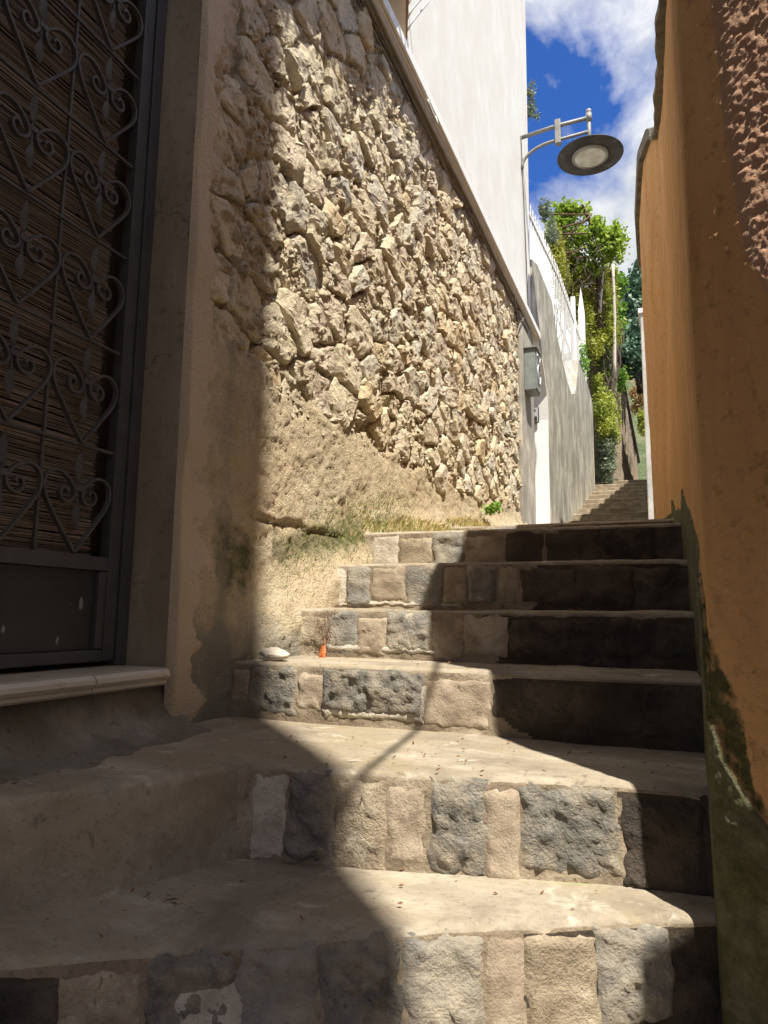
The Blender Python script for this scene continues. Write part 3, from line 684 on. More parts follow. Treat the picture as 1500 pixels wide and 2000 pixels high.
def on_wallfoot():
    while True:
        y = random.gauss(2.85, .5)
        if not 2.2 < y < 4.6: continue
        z_ = np.interp(y, [2.2, 2.5, 2.8, 3.2, 4.6], [.12, .26, .36, .46, .60])+random.gauss(.02, .07)
        i = min(ny-1, int(np.searchsorted(Yg, y))); j = min(nz-1, int(np.searchsorted(Zg, z_))); return Vector((X[i, j], y, z_))
v, f = blades(4200, on_bank, .010, .040, .0014); v2, f2 = blades(3600, on_wallfoot, .006, .022, .0013)
o = mesh('grass', v+v2, f+[tuple(a+len(v) for a in q) for q in f2], L['grass']); tag(o, 'low green grass along the foot of the sunlit stone wall', 'grass', kind='stuff')
v, f = blades(3200, on_bank, .015, .055, .0012)
o = mesh('dry_grass', v, f, L['straw']); tag(o, 'straw coloured dry grass at the foot of the sunlit stone wall', 'grass', kind='stuff')

def leaves(n, c, r, size, shape='ball', seed=0, clumps=12):
    """leaf quads gathered in clumps inside an ellipsoid"""
    g = np.random.default_rng(seed); cc = g.normal(size=(clumps, 3)); cc /= np.linalg.norm(cc, axis=1)[:, None]; cc *= (g.random(clumps)**.45)[:, None]
    k = g.integers(0, clumps, n); p = cc[k]*.82+g.normal(size=(n, 3))*np.interp(g.random(clumps), [0, 1], [.12, .27])[k][:, None]
    p = p*np.array(r)+np.array(c); s = size*g.uniform(.6, 1.35, n)
    a = g.normal(size=(n, 3)); a[:, 2] *= .6; a /= np.linalg.norm(a, axis=1)[:, None]; b_ = np.cross(a, g.normal(size=(n, 3))); b_ /= np.linalg.norm(b_, axis=1)[:, None]
    nn = np.cross(a, b_)
    w = .38 if shape == 'ball' else .20
    V = np.stack([p-a*s[:, None]*.5, p+b_*(s*w)[:, None]-nn*(s*.08)[:, None], p+a*s[:, None]*.5, p-b_*(s*w)[:, None]-nn*(s*.08)[:, None]], 1)
    return V.reshape(-1, 3), np.arange(n*4).reshape(n, 4)
v, f = leaves(260, (-1.20, 5.15, .80), (.06, .10, .07), .028, seed=3, clumps=7)
weed = mesh('weed', v, f, L['bright']); tag(weed, 'small bright green weed growing at the far foot of the stone wall', 'weed')

# ------------------------------------------------------------------ doorway: sill, gate, reed screen
sill = empty('doorstep', (-1.38, 1.1, -.17), label='cream bullnose tiled doorstep under the iron gate', cat='doorstep')
def silltile(y0, y1):
    pr = [(-1.60, -.150), (-1.30, -.150), (-1.285, -.153), (-1.276, -.162), (-1.274, -.172), (-1.280, -.180), (-1.288, -.184), (-1.286, -.192), (-1.294, -.198), (-1.60, -.198)]
    b = B(); b.prism(pr[::-1], 'y', y0, y1); return b.out('tile', M['tile'], sill)
silltile(-.1, .60); silltile(.603, 1.352); silltile(1.356, 1.625)

GX = -1.46
gate = empty('iron_gate', (GX, 1.1, -.15), label='dark grey wrought iron gate with rows of heart scrolls', cat='gate')
def bar(name, y0, z0, y1, z1, x0=GX-.02, x1=GX+.015, m='gate', par=gate, bev=.002):
    b = B(); b.box((x0, y0, z0), (x1, y1, z1), bev); return b.out(name, M[m], par)
bar('fixed_frame', 1.597, -.148, 1.638, 2.62, GX-.03, GX+.02)
bar('stile', 1.550, -.135, 1.592, 2.60)
bar('stile', .33, -.135, .372, 2.60)
bar('rail', .374, .110, 1.548, .147)
bar('rail', .374, -.135, 1.548, -.104)
bar('rail', .374, 2.55, 1.548, 2.60)
bar('stile', 1.522, -.102, 1.549, .108, GX-.018, GX+.012)
bar('kick_panel', .374, -.1035, 1.522, .1095, GX-.014, GX-.004, 'gatepanel')
for q in range(7): bar('crossbar', .374, .1485+.2955*(q+1)-.004, 1.5495, .1485+.2955*(q+1)+.004, GX-.004, GX+.006, 'ironrust')
for yb in (1.312, 1.076, .840, .604): bar('upright', yb-.004, .1475, yb+.004, 2.5495, GX-.010, GX+.0005, 'ironrust')
def spiral_heart():
    pts = [(0, .004), (.030, .040), (.070, .090), (.103, .135), (.1135, .168), (.108, .193), (.092, .208), (.070, .212), (.048, .205), (.028, .190), (.014, .172), (.012, .155), (.022, .140), (.040, .134), (.056, .142), (.061, .157), (.054, .170), (.042, .170), (.037, .160)]
    # Catmull-Rom
    P_ = [Vector((0, a, c)) for a, c in pts]; out = []
    for i in range(len(P_)-1):
        p0, p1, p2, p3 = P_[max(i-1, 0)], P_[i], P_[i+1], P_[min(i+2, len(P_)-1)]
        for t in (0, .25, .5, .75):
            out.append(.5*((2*p1)+(p2-p0)*t+(2*p0-5*p1+4*p2-p3)*t*t+(3*p1-p0-3*p2+p3)*t**3))
    out.append(P_[-1]); return out
hp = spiral_heart()
def mkheart(parent, y, z_):
    b = B()
    for sg in (1, -1): b.strap([(p.x, p.y*sg, p.z) for p in hp], .0068, .014, (1, 0, 0))
    me = bpy.data.meshes.new('heart_scroll'); me.from_pydata(b.v, [], b.f); me.materials.append(M['ironrust'])
    s = B(); s.tube([(0, 0, .09), (0, 0, .265)], .0035, 6)
    def leaf(z0, z1, w):
        n = 9; vv = []; 
        for i in range(n):
            t = i/(n-1); ww = w*math.sin(math.pi*t)**.8*(1-.35*t)+.0008; zz_ = z0+(z1-z0)*t
            vv += [(.003-.004*math.sin(3*t), -ww, zz_), (.0065+.0035*math.sin(3*t), 0, zz_), (.003-.004*math.sin(3*t), ww, zz_), (-.002, 0, zz_)]
        ff = [(i*4+j, i*4+(j+1) % 4, (i+1)*4+(j+1) % 4, (i+1)*4+j) for i in range(n-1) for j in range(4)]; s.add(vv, ff)
    leaf(.190, .276, .0145); leaf(.135, .062, .0155)
    s.box((-.006, -.012, .166), (.009, .012, .182), .002)
    ms = bpy.data.meshes.new('spear'); ms.from_pydata(s.v, [], s.f); ms.materials.append(M['ironrust'])
    return me, ms
hm, hs = mkheart(None, 0, 0)
for ci, yc in enumerate((1.430, 1.194, .958, .722)):
    for q in range(8):
        o = link(bpy.data.objects.new('heart_scroll', hm), gate); o.location = Vector((GX+.004, yc, .1485+.2955*q))-Vector(gate.location)
        s_ = link(bpy.data.objects.new('spear', hs), o)
# reed screen behind the gate
v = []; f = []; z_ = .152; qn = 0
while z_ < 2.55:
    r_ = random.uniform(.0017, .0032); y1 = 1.532+random.gauss(0, .004); y0 = .38; x = GX-.045+random.gauss(0, .0015); sl = random.gauss(0, .0022)
    if 1.085 < z_ < 1.115: y1 = random.uniform(1.38, 1.47)
    n = 8; k = len(v)
    for i in range(n):
        t = i/(n-1); yv = y0+(y1-y0)*t; zc = z_+sl*(t-.5)+.0014*math.sin(9*t+qn)
        for j in range(5):
            a = 2*math.pi*j/5; v.append((x+r_*math.cos(a), yv, zc+r_*math.sin(a)))
    f += [(k+i*5+j, k+i*5+(j+1) % 5, k+(i+1)*5+(j+1) % 5, k+(i+1)*5+j) for i in range(n-1) for j in range(5)]+[tuple(k+(n-1)*5+j for j in range(5))]
    z_ += r_*2+random.uniform(.0002, .0016); qn += 1.7
reeds = mesh('reed_screen', v, f, M['reed']); tag(reeds, 'brown split reed screen fixed behind the iron gate', 'screen', kind='stuff')
b = B(); b.box((-2.6, .25, -.2), (-2.55, 1.75, 2.7)); b.box((-2.55, 1.7, -.2), (-1.755, 1.75, 2.7)); b.box((-2.55, .25, -.2), (-1.755, .3, 2.7)); b.box((-2.55, .3, -.25), (-1.61, 1.7, -.2)); b.box((-2.55, .3, 2.65), (-1.755, 1.7, 2.7))
o = b.out('entrance_passage', M['dark']); tag(o, kind='structure')

# ------------------------------------------------------------------ white house on top of the wall
house = empty('white_house', (-3.5, 4, 3.06), label='tall white rendered house standing on top of the stone wall', cat='house')
HX = -1.32
b = B(); b.box((-7.5, -3.0, 3.062), (HX, 7.66, 12.5), .01); b.out('wall', M['housewhite'], house)
# moulding: cream soffit and white face
b = B(); b.prism([(HX-.01, 3.02), (-1.235, 3.02), (-1.222, 3.03), (-1.222, 3.10), (-1.24, 3.125), (HX-.01, 3.14)], 'y', -1.5, 7.60); b.out('moulding', M['cream'], house)
b = B(); b.box((-1.220, -1.5, 3.035), (-1.205, 7.60, 3.098), .003); b.out('moulding_face', M['white'], house)
b = B()
b.tube([(-1.245, y, 3.005+.006*math.sin(y*3)) for y in np.linspace(-1, 7.2, 60)], .014, 8)
b.out('conduit', M['pipe'], house, True)
for k, (dx, dz, ph) in enumerate([(-.02, -.032, 0), (.0, -.05, 2), (-.012, -.066, 4)]):
    b = B(); b.tube([(-1.255+dx+.006*math.sin(2.3*y+ph), y, 3.0+dz-.02*abs(math.sin(1.4*y+ph))) for y in np.linspace(-1, 7.1, 90)], .0055, 6)
    o = b.out('cable', M['cable'], house, True)
b = B(); b.tube([(-1.21+.03*math.sin(t*math.pi), 3.62+.16*t, 3.02-.10*math.sin(t*math.pi)) for t in np.linspace(0, 1, 14)], .009, 6); b.out('cable', M['pipe'], house, True)
b = B(); b.tube([(-1.24, 6.3+.5*t, 2.98-.14*math.sin(t*math.pi)) for t in np.linspace(0, 1, 14)], .007, 6); b.out('cable', M['cable'], house, True)
# balcony
BZ = 3.27
plan = [(HX-.0, 3.54), (-1.195, 3.20), (-1.05, 2.80), (-.97, 2.4), (-.91, 1.6), (-.91, .5), (HX-.0, .3)]
b = B(); b.prism([(x, y) for x, y in plan][::-1], 'z', BZ, BZ+.05); b.out('balcony_slab', M['cream'], house)
b = B(); b.prism([(HX, 3.56), (-1.18, 3.21), (-1.035, 2.81), (-.955, 2.4), (-.895, 1.6), (-.895, .48), (HX, .28)][::-1], 'z', BZ+.052, BZ+.135); b.out('balcony_edge', M['slabbrown'], house)
rail = empty('balcony_railing', (-1.0, 2, BZ+.13), label='white pot bellied iron railing along the balcony edge', cat='railing')
pp = np.array([(HX, 3.52), (-1.205, 3.19), (-1.06, 2.78), (-.98, 2.38), (-.92, 1.6), (-.92, 1.0)]); sg = np.linalg.norm(np.diff(pp, axis=0), axis=1); LL = np.r_[0, np.cumsum(sg)]
path = []
for s_ in np.arange(.03, LL[-1], .085):
    x, y = np.interp(s_, LL, pp[:, 0]), np.interp(s_, LL, pp[:, 1]); x2, y2 = np.interp(s_+.01, LL, pp[:, 0]), np.interp(s_+.01, LL, pp[:, 1])
    t = np.array([x2-x, y2-y]); t /= np.linalg.norm(t)+1e-9; nrm = np.array([-t[1], t[0]]); nrm = nrm if nrm[0] > 0 else -nrm
    path.append((x, y))
    b = B(); pts = []
    for u in np.linspace(0, 1, 16):
        bul = .15*math.exp(-((u-.25)/.17)**2)
        pts.append((x+nrm[0]*bul, y+nrm[1]*bul, BZ+.13+.92*u))
    b.tube(pts, .0065, 6); b.out('baluster', M['white'], rail, True)
for zz_ in (BZ+.17, BZ+1.05):
    b = B(); b.tube([(x, y, zz_) for x, y in path], .012, 8); b.out('handrail' if zz_ > 4 else 'bottom_rail', M['white'], rail, True)
for (y, s_) in ((3.62, 1.), (3.52, 1.)):
    b = B(); c = Vector((-1.16, y-.28, BZ+.30 if y > 3.6 else BZ+.45)); b.tube([c+Vector((.10*math.sin(a), .05*math.sin(a), .07*math.cos(a)*(1-.06*a))) for a in np.linspace(0, 5, 24)], .008, 6)
    b.out('scroll', M['white'], rail, True)

# ------------------------------------------------------------------ lamp on the house corner
lc = Vector((-.59, 7.2, 4.84))
lamp = empty('street_lamp', (HX, 7.2, 4.9), label='street lamp with a round dark shade on a curved bracket', cat='street lamp')
b = B(); b.lathe([(.0, .035), (.20, .03), (.30, .012), (.338, .0), (.340, -.006), (.335, -.012), (.20, -.008), (.185, -.006)], lc, 48); o = b.out('shade', M['lampdark'], lamp, True)
b = B(); b.lathe([(.185, -.004), (.185, -.026), (.165, -.034), (.160, -.03)], lc, 40); b.out('lens_ring', M['lamppole'], lamp, True)
b = B(); b.lathe([(.165, -.026), (.12, -.046), (.06, -.056), (.0, -.06)], lc, 32); b.out('lens', M['lens'], lamp, True)
b = B(); b.lathe([(.0, .14), (.10, .12), (.16, .06), (.20, .03)], lc, 32); b.out('housing', M['lampdark'], lamp, True)
b = B(); b.tube([lc+Vector((0, 0, .05)), lc+Vector((0, 0, .50))], .020, 10); b.tube([lc+Vector((0, 0, .40)), lc+Vector((0, 0, .49))], .032, 10); b.tube([lc+Vector((0, 0, .49)), lc+Vector((0, 0, .53))], .028, 10); b.out('hanger', M['lamppole'], lamp, True)
b = B(); b.tube([(HX, 7.2, 5.23), (-.95, 7.2, 5.27), (lc.x+.01, 7.2, 5.28)], .022, 10); b.out('bracket_arm', M['lamppole'], lamp, True)
b = B(); b.tube([(HX+.012, 7.2, 4.86)]+[(HX+.012+.36*(1-math.cos(a)), 7.2, 4.88+.22*math.sin(a)) for a in np.linspace(.1, 1.5, 12)]+[(lc.x+.01, 7.2, 5.12)], .018, 10); b.out('curved_brace', M['lamppole'], lamp, True)
b = B(); b.box((-.945, 7.165, 5.05), (-.885, 7.235, 5.33), .006); b.out('clamp', M['lamppole'], lamp)
b = B(); b.tube([(HX+.012, 7.16, 5.22), (HX+.014, 7.17, 5.10), (HX+.012, 7.2, 4.9), (HX+.012, 7.3, 4.3), (HX+.012, 7.42, 3.3)], .006, 6); b.out('cable', M['cable'], lamp, True)

# ------------------------------------------------------------------ grey garden wall with arched gateway
gw = empty('garden_wall', (-1.4, 11, 1), label='streaky grey rendered garden wall with an arched gateway', cat='wall')
GWX = -1.30; GT = .28
top = [(7.665, 4.03), (8.05, 4.15), (9.18, 4.18), (9.55, 3.88), (10.1, 3.68), (10.6, 3.52), (11.1, 3.47), (11.5, 3.60), (11.8, 3.85), (12.05, 4.15), (12.2, 4.42), (13.1, 4.42), (13.6, 4.44), (14.0, 4.42), (14.3, 4.36), (14.6, 4.30)]
arch = [(8.64, .8), (8.66, 2.40), (8.62, 2.70), (8.50, 2.92), (8.30, 3.07), (8.05, 3.17), (7.80, 3.22), (7.665, 3.225)]
poly = [(7.665, 3.225)]+top+[(14.6, .8)]+arch[:-1]
def face(name, poly, x0, x1, m, par):
    bm = bmesh.new(); vs = [bm.verts.new((x0, y, z_)) for y, z_ in poly]; fc = bm.faces.new(vs)
    r = bmesh.ops.extrude_face_region(bm, geom=[fc]); 
    for q in r['geom']:
        if isinstance(q, bmesh.types.BMVert): q.co.x = x1
    bmesh.ops.triangulate(bm, faces=[q for q in bm.faces if len(q.verts) > 4]); bmesh.ops.recalc_face_normals(bm, faces=bm.faces[:])
    bm.verts.index_update(); v = [q.co[:] for q in bm.verts]; f = [[q.index for q in a.verts] for a in bm.faces]; bm.free()
    return mesh(name, v, f, m, par)
face('wall', poly, GWX-GT, GWX, M['streak'], gw)
# white jamb of the gateway (lit) with pink shadowed intrados above
b = B(); b.prism([(8.60, .8), (8.638, .8), (8.658, 2.40), (8.618, 2.71), (8.49, 2.93), (8.29, 3.08), (8.04, 3.18), (7.80, 3.215), (7.80, 3.19), (8.03, 3.155), (8.28, 3.05), (8.46, 2.90), (8.585, 2.70), (8.625, 2.40)][::-1], 'x', GWX-GT+.003, GWX-.003)
b.out('arch_lining', M['whitewall'], gw)
b = B(); b.box((-2.2, 8.58, .8), (GWX-GT-.003, 8.64, 3.1), .003); b.out('side_wall', M['whitewall'], gw)
b = B(); b.box((-2.24, 7.2, .8), (-2.202, 8.66, 3.1)); b.out('back_wall', M['whitewall'], gw)
icom = empty('intercom', (GWX-.11, 8.595, 2.45), label='small steel intercom plate on the white gateway jamb', cat='intercom')
b = B(); b.box((-1.50, 8.580, 2.36), (-1.405, 8.597, 2.56), .003); b.out('surround', M['black'], icom)
b = B(); b.box((-1.495, 8.570, 2.368), (-1.415, 8.5795, 2.552), .003); b.out('plate', M['steel'], icom)
for q in range(4):
    b = B(); b.box((-1.485, 8.566, 2.378+.017*q), (-1.425, 8.5695, 2.388+.017*q)); b.out('button', M['black'], icom)
b = B(); b.box((-1.468, 8.566, 2.505), (-1.442, 8.5695, 2.53)); b.out('speaker_grille', M['black'], icom)
# mailbox / meter box
box_ = empty('mailbox', (-1.28, 6.98, 2.25), label='grey green metal box with a flap, fixed high on the wall end', cat='mailbox')
b = B(); b.box((-1.261, 6.86, 2.235), (-1.150, 7.12, 2.66), .006); b.out('body', M['boxgreen'], box_)
b = B(); b.box((-1.149, 6.88, 2.25), (-1.138, 7.10, 2.64), .003); o = b.out('door', M['boxgreen'], box_)
b = B(); b.tube([(-1.133, 6.89+.2*t, 2.58+.035*math.sin(8*t)) for t in np.linspace(0, 1, 16)], .006, 6); b.tube([(-1.133, 6.99+.08*math.cos(a), 2.42+.10*math.sin(a)) for a in np.linspace(0, 6.28, 18)], .007, 6); b.out('relief_ornament', M['steel'], o, True)
b = B(); b.box((-1.261, 6.84, 2.662), (-1.125, 7.14, 2.68), .004); b.out('lid', M['boxgreen'], box_)

# white picket railing on the garden wall
fence = empty('white_fence', (-1.38, 11, 4), label='white metal picket fence rising along the grey garden wall', cat='fence')
def topz(y): return float(np.interp(y, [p[0] for p in top], [p[1] for p in top]))
def ftop(y): return float(np.interp(y, [7.7, 9.2, 10.6, 13.6], [4.86, 5.05, 5.26, 5.36]))
for y in np.arange(7.74, 13.5, .165):
    b = B(); x = -1.40; z0 = topz(y)-.03; z1 = ftop(y)+.14
    b.box((x-.006, y-.007, z0), (x+.006, y+.007, z1-.07)); b.add([(x-.008, y-.010, z1-.0705), (x+.008, y-.010, z1-.0705), (x+.008, y+.010, z1-.0705), (x-.008, y+.010, z1-.0705), (x, y, z1)], [(0, 1, 4), (1, 2, 4), (2, 3, 4), (3, 0, 4), (3, 2, 1, 0)])
    b.out('picket', M['white'], fence)
b = B(); b.tube([(-1.40, y, ftop(y)-.06) for y in (7.70, 9.2, 10.6, 13.55)], .018, 4); b.out('top_rail', M['white'], fence)
b = B(); b.box((-1.45, 13.75, 4.40), (-1.33, 13.87, 5.95), .008); b.add([(-1.45, 13.75, 5.951), (-1.33, 13.75, 5.951), (-1.33, 13.87, 5.951), (-1.45, 13.87, 5.951), (-1.39, 13.81, 6.50)], [(0, 1, 4), (1, 2, 4), (2, 3, 4), (3, 0, 4), (3, 2, 1, 0)]); b.out('end_post', M['white'], fence)
b = B(); b.box((-1.45, 12.55, 4.40), (-1.37, 12.63, 5.75), .006); b.out('post', M['white'], fence)

# ------------------------------------------------------------------ orange wall on the right
def wx_base(Y): return np.interp(Y, [1.36, 1.42, 1.54, 1.93, 2.22, 2.54, 2.87, 4.07, 4.6, 5.0, 5.6, 6.4], [.062, .060, .062, .072, .074, .070, .062, .035, .0, -.045, -.062, -.07])
def wx_top(Y): return np.interp(Y, [1.36, 1.42, 1.54, 1.93, 2.22, 2.54, 2.87, 4.07, 4.6, 5.0, 5.6, 6.4], [.062, .060, .064, .082, .090, .096, .098, .075, .055, -.05, -.10, -.11])
def wtop(Y): return np.interp(Y, [0.5, 1.4, 1.7, 2.0, 3.0, 4.6, 4.75, 5.1, 5.6, 6.4], [2.25, 2.28, 2.34, 2.42, 2.68, 3.10, 3.22, 3.22, 3.10, 3.05])
nU, nV = 420, 330
us = np.concatenate([.42-.28*np.linspace(1.5, .36, 40), .42-.28*np.linspace(.355, 0, 150), np.linspace(.42, .50, 60)[1:], np.linspace(.50, 1, 121)[1:]])     # 0..0.42 is the rounded corner near the camera
nU = len(us)
Wp = np.zeros((nU, nV, 3)); rough_a = np.zeros((nU, nV))
vs = np.interp(np.linspace(0, 1, 720), [0, .12, .35, .9, 1], [0, .17, .38, .84, 1]); nV = len(vs); Wp = np.zeros((nU, nV, 3)); rough_a = np.zeros((nU, nV))
for i, u in enumerate(us):
    if u >= .42:
        t = (u-.42)/.58; Y = 1.385*(6.3/1.385)**t
        H = wtop(Y); zl = -1.0; z_ = zl+(H-zl)*vs
        m_ = sst(-.2, 2.6, z_); xx = wx_base(Y)*(1-m_)+wx_top(Y)*m_
        Wp[i, :, 0] = xx; Wp[i, :, 1] = Y; Wp[i, :, 2] = z_
    else:
        H = 2.28; z_ = -1.0+(H+1.0)*vs
        d = (.42-u)/.42*1.5                                # distance along the wall from the bend
        Lz = np.interp(z_, [-.5, .30, .45, .62, .85, 1.1, 2.3], [.40, .34, .22, .145, .12, .105, .09])
        a = np.minimum(d, Lz); c = np.maximum(d-Lz, 0)
        # lower down the foot keeps straight on for longer before turning
        ft = 0*z_
        st = np.minimum(d, .17*ft); a2 = np.clip(d-.17*ft, 0, Lz); c2 = np.maximum(d-.17*ft-Lz, 0)
        x = .064-st*.06+a2*.665+c2*.80; y = 1.378-st*.99-a2*.747-c2*.60
        Wp[i, :, 0] = x; Wp[i, :, 1] = y; Wp[i, :, 2] = z_
        rough_a[i] = sst(-.05, -.0, d-Lz)*sst(.2, .45, z_)
P = Wp.reshape(-1, 3)
T_ = np.gradient(Wp, axis=0); Nw = np.stack([T_[..., 1], -T_[..., 0], 0*T_[..., 0]], -1); Nw /= np.linalg.norm(Nw, axis=-1)[..., None]+1e-9
if Nw[-10, 10, 0] > 0: Nw = -Nw
sm = fbm(Wp, 2.2, 3, 81)*.010+fbm(Wp, 14, 3, 82)*.0022
sm = sm*sst(0, .2, np.abs(us-.42)+.05)[:, None]
rg = (np.clip(fbm(Wp, 125, 2, 83), -.2, 1)*.0034+fbm(Wp, 60, 2, 84)*.0015)*np.maximum(rough_a, .0)+fbm(Wp, 60, 3, 85)*.003*(us < .42)[:, None]
# mossy cement skirt standing proud of the render
Yw = Wp[..., 1]; Zw = Wp[..., 2]
dz = np.interp(Yw, [1.30, 1.385, 1.40, 1.42, 1.76, 2.0, 2.52, 2.74, 2.80, 2.95, 3.5, 3.86, 4.21, 4.26, 4.5, 6.4], [-.20, -.17, -.03, .03, .153, .23, .365, .47, .42, .42, .50, .535, .66, .58, .60, .76])
near = (us < .42)[:, None]
uu = us[:, None]*np.ones((1, nV)); dd = (.42-uu)/.42*1.5; crease = np.where(near, np.interp(dd, [0, .02, .04, .07, .11, .2, .5, 1.5], [-.17, -.23, -.255, -.29, -.325, -.39, -.47, -.6]), dz)
crease_n = crease+fbm(Wp, 9, 3, 86)*.01
skirt = 1-sst(-.004, .004, Zw-crease_n)
Wp = Wp+Nw*((sm+rg)+skirt*.010)[..., None]
up = np.where(near, np.interp(dd, [0, .03, .06, .075, .1, .2], [.16, .12, .11, .03, .015, .0]), np.interp(Yw, [1.385, 1.40, 1.5, 1.7, 2.2], [.15, .03, .02, .01, .0]))
mossa = skirt*(.42+.75*fbm(Wp, 5, 4, 87))+(1-sst(-.03, .03, Zw-crease-up-fbm(Wp, 14, 3, 88)*.04))*(1-skirt)*sst(.0, .02, up)*.8
soil = .2*np.exp(-((Yw-1.50)/.12)**2)*sst(-.2, .2, Zw)*(1-sst(.5, .9, Zw))+.3*np.clip(fbm(Wp*np.array([1, 1, .25]), 3, 3, 89), 0, 1)
ow = empty('orange_wall', (.2, 3, 0), label='tall orange rendered wall along the right side of the stairs', cat='wall')
mesh('render_face', Wp.reshape(-1, 3), gridf(nU, nV, True), M['orange'], ow, True, {'moss': mossa.ravel(), 'base': skirt.ravel(), 'rough': rough_a.ravel(), 'soil': soil.ravel()})
# body of the wall behind the face
edgeT = Wp[:, -1, :]; edgeB = Wp[:, 0, :]; off = np.array([.30, .10, 0])
bd = []
for i in range(nU): bd += [edgeT[i]-np.array([0, 0, .004]), edgeT[i]+off-np.array([0, 0, .004]), edgeB[i]+off]
bf = []
for i in range(nU-1):
    a = i*3; c = a+3; bf += [(a, a+1, c+1, c), (a+1, a+2, c+2, c+1)]
e0 = (nU-1)*3; bd.append(edgeB[-1]); bf.append((e0, e0+1, e0+2, len(bd)-1))
mesh('wall_body', bd, bf, M['orange'], ow)
# coping
cp = [(Yc, float(wx_top(Yc))) for Yc in np.linspace(1.42, 4.66, 60)]
v = []; f = []
for Yc, xc in cp:
    H = float(wtop(Yc))+.002; j = .006*math.sin(Yc*9)+.004*math.sin(Yc*23)
    v += [(xc-.035+j, Yc, H), (xc-.038+j, Yc, H+.035), (xc+.30, Yc, H+.05), (xc+.30, Yc, H)]
n = len(cp); f = [(i*4+j, i*4+(j+1) % 4, (i+1)*4+(j+1) % 4, (i+1)*4+j) for i in range(n-1) for j in range(4)]+[(0, 1, 2, 3), tuple(range(n*4-4, n*4))[::-1]]
mesh('coping', v, f, M['coping'], ow)
cp = [(Yc, float(wx_top(Yc))) for Yc in np.linspace(4.68, 6.3, 40)]
v = []
for Yc, xc in cp:
    H = float(wtop(Yc))+.003; v += [(xc-.03, Yc, H), (xc-.035, Yc, H+.08), (xc+.30, Yc, H+.10), (xc+.30, Yc, H)]
n = len(cp); f = [(i*4+j, i*4+(j+1) % 4, (i+1)*4+(j+1) % 4, (i+1)*4+j) for i in range(n-1) for j in range(4)]+[(0, 1, 2, 3), tuple(range(n*4-4, n*4))[::-1]]
mesh('coping', v, f, M['coping'], ow)

# pale pillar and wall past the orange one
pw = empty('white_gatepost', (-.1, 8, 1), label='pale gatepost just past the end of the orange wall', cat='gatepost')
b = B(); b.box((-.175, 7.9, .8), (.12, 8.25, 3.30), .012); b.out('shaft', M['palegrey'], pw)
b = B(); b.box((-.195, 7.88, 3.303), (.14, 8.27, 3.36), .008); b.out('cap', M['whitewall'], pw)
b = B(); b.box((-.195, 7.86, 1.25), (-.176, 7.95, 1.42), .004); b.out('hinge', M['black'], pw)
rw = empty('right_garden_wall', (.1, 12, 1), label='pale garden wall bordering the upper flight on the right', cat='wall')
rw.name = 'boundary_wall'
b = B(); b.prism([(8.26, .8), (31, .8), (31, 7.0), (18.1, 7.0), (18.09, 4.55), (15.4, 4.4), (11, 4.12), (8.26, 4.3)][::-1], 'x', -.14, .2); b.out('render', M['palegrey'], rw)

# ------------------------------------------------------------------ terrace, plants and hill beyond
gd = B(); gd.box((-14, 8.7, 1.0), (GWX-GT-.002, 14.6, 3.1)); o = gd.out('garden_ground', M['soil']); tag(o, kind='structure')
ev = B(); ev.box((-3.0, 14.61, -1), (-1.22, 17.0, 2.5)); o = ev.out('verge', M['soil']); tag(o, kind='structure')
ev = B(); ev.box((-14, 17.0, -1), (-1.02, 32.0, 6.25)); o = ev.out('terrace_ground', M['soil']); tag(o, kind='structure')
tw = empty('terrace_wall', (-1.0, 22, 2.9), label='tan retaining wall of the garden terrace at the top of the stairs', cat='wall')
Yt = np.linspace(16.6, 31.5, 120); Zt = np.linspace(2.3, 6.5, 50); YT, ZT = np.meshgrid(Yt, Zt, indexing='ij'); Pt = np.stack([0*YT-1.0, YT, ZT], -1)
Pt[..., 0] += fbm(Pt, 2, 4, 91)*.05+fbm(Pt, .5, 2, 92)*.06; mesh('render', Pt.reshape(-1, 3), gridf(120, 50), M['terrace'], tw, True)
b = B(); b.box((-1.30, 16.6, 2.3), (-1.10, 31.5, 6.48)); b.box((-1.10, 16.55, 2.3), (-.93, 16.60, 6.48)); b.out('core', M['terrace'], tw)
b = B(); b.box((-1.32, 16.5, 6.51), (-.92, 31.5, 6.60), .01); b.out('coping', M['coping'], tw)
# hillside
nx, nyh = 50, 60; xs = np.linspace(-60, 60, nx); ys = np.linspace(34, 150, nyh); XH, YH = np.meshgrid(xs, ys, indexing='ij')
ZH = 4+26*(1-np.exp(-(YH-34)/24))+fbm(np.stack([XH, YH, 0*XH], -1), .05, 4, 95)*7+np.maximum(0, -XH)*.22
hl = mesh('hillside', np.stack([XH, YH, ZH], -1).reshape(-1, 3), gridf(nx, nyh), M['hill'], None, True); tag(hl, kind='structure')
b = B(); b.box((-.62, 30.2, 4.2), (-.42, 30.6, 6.9), .02); o = b.out('marker_post', M['whitewall']); tag(o, 'far white pillar at the end of the path', 'pillar')

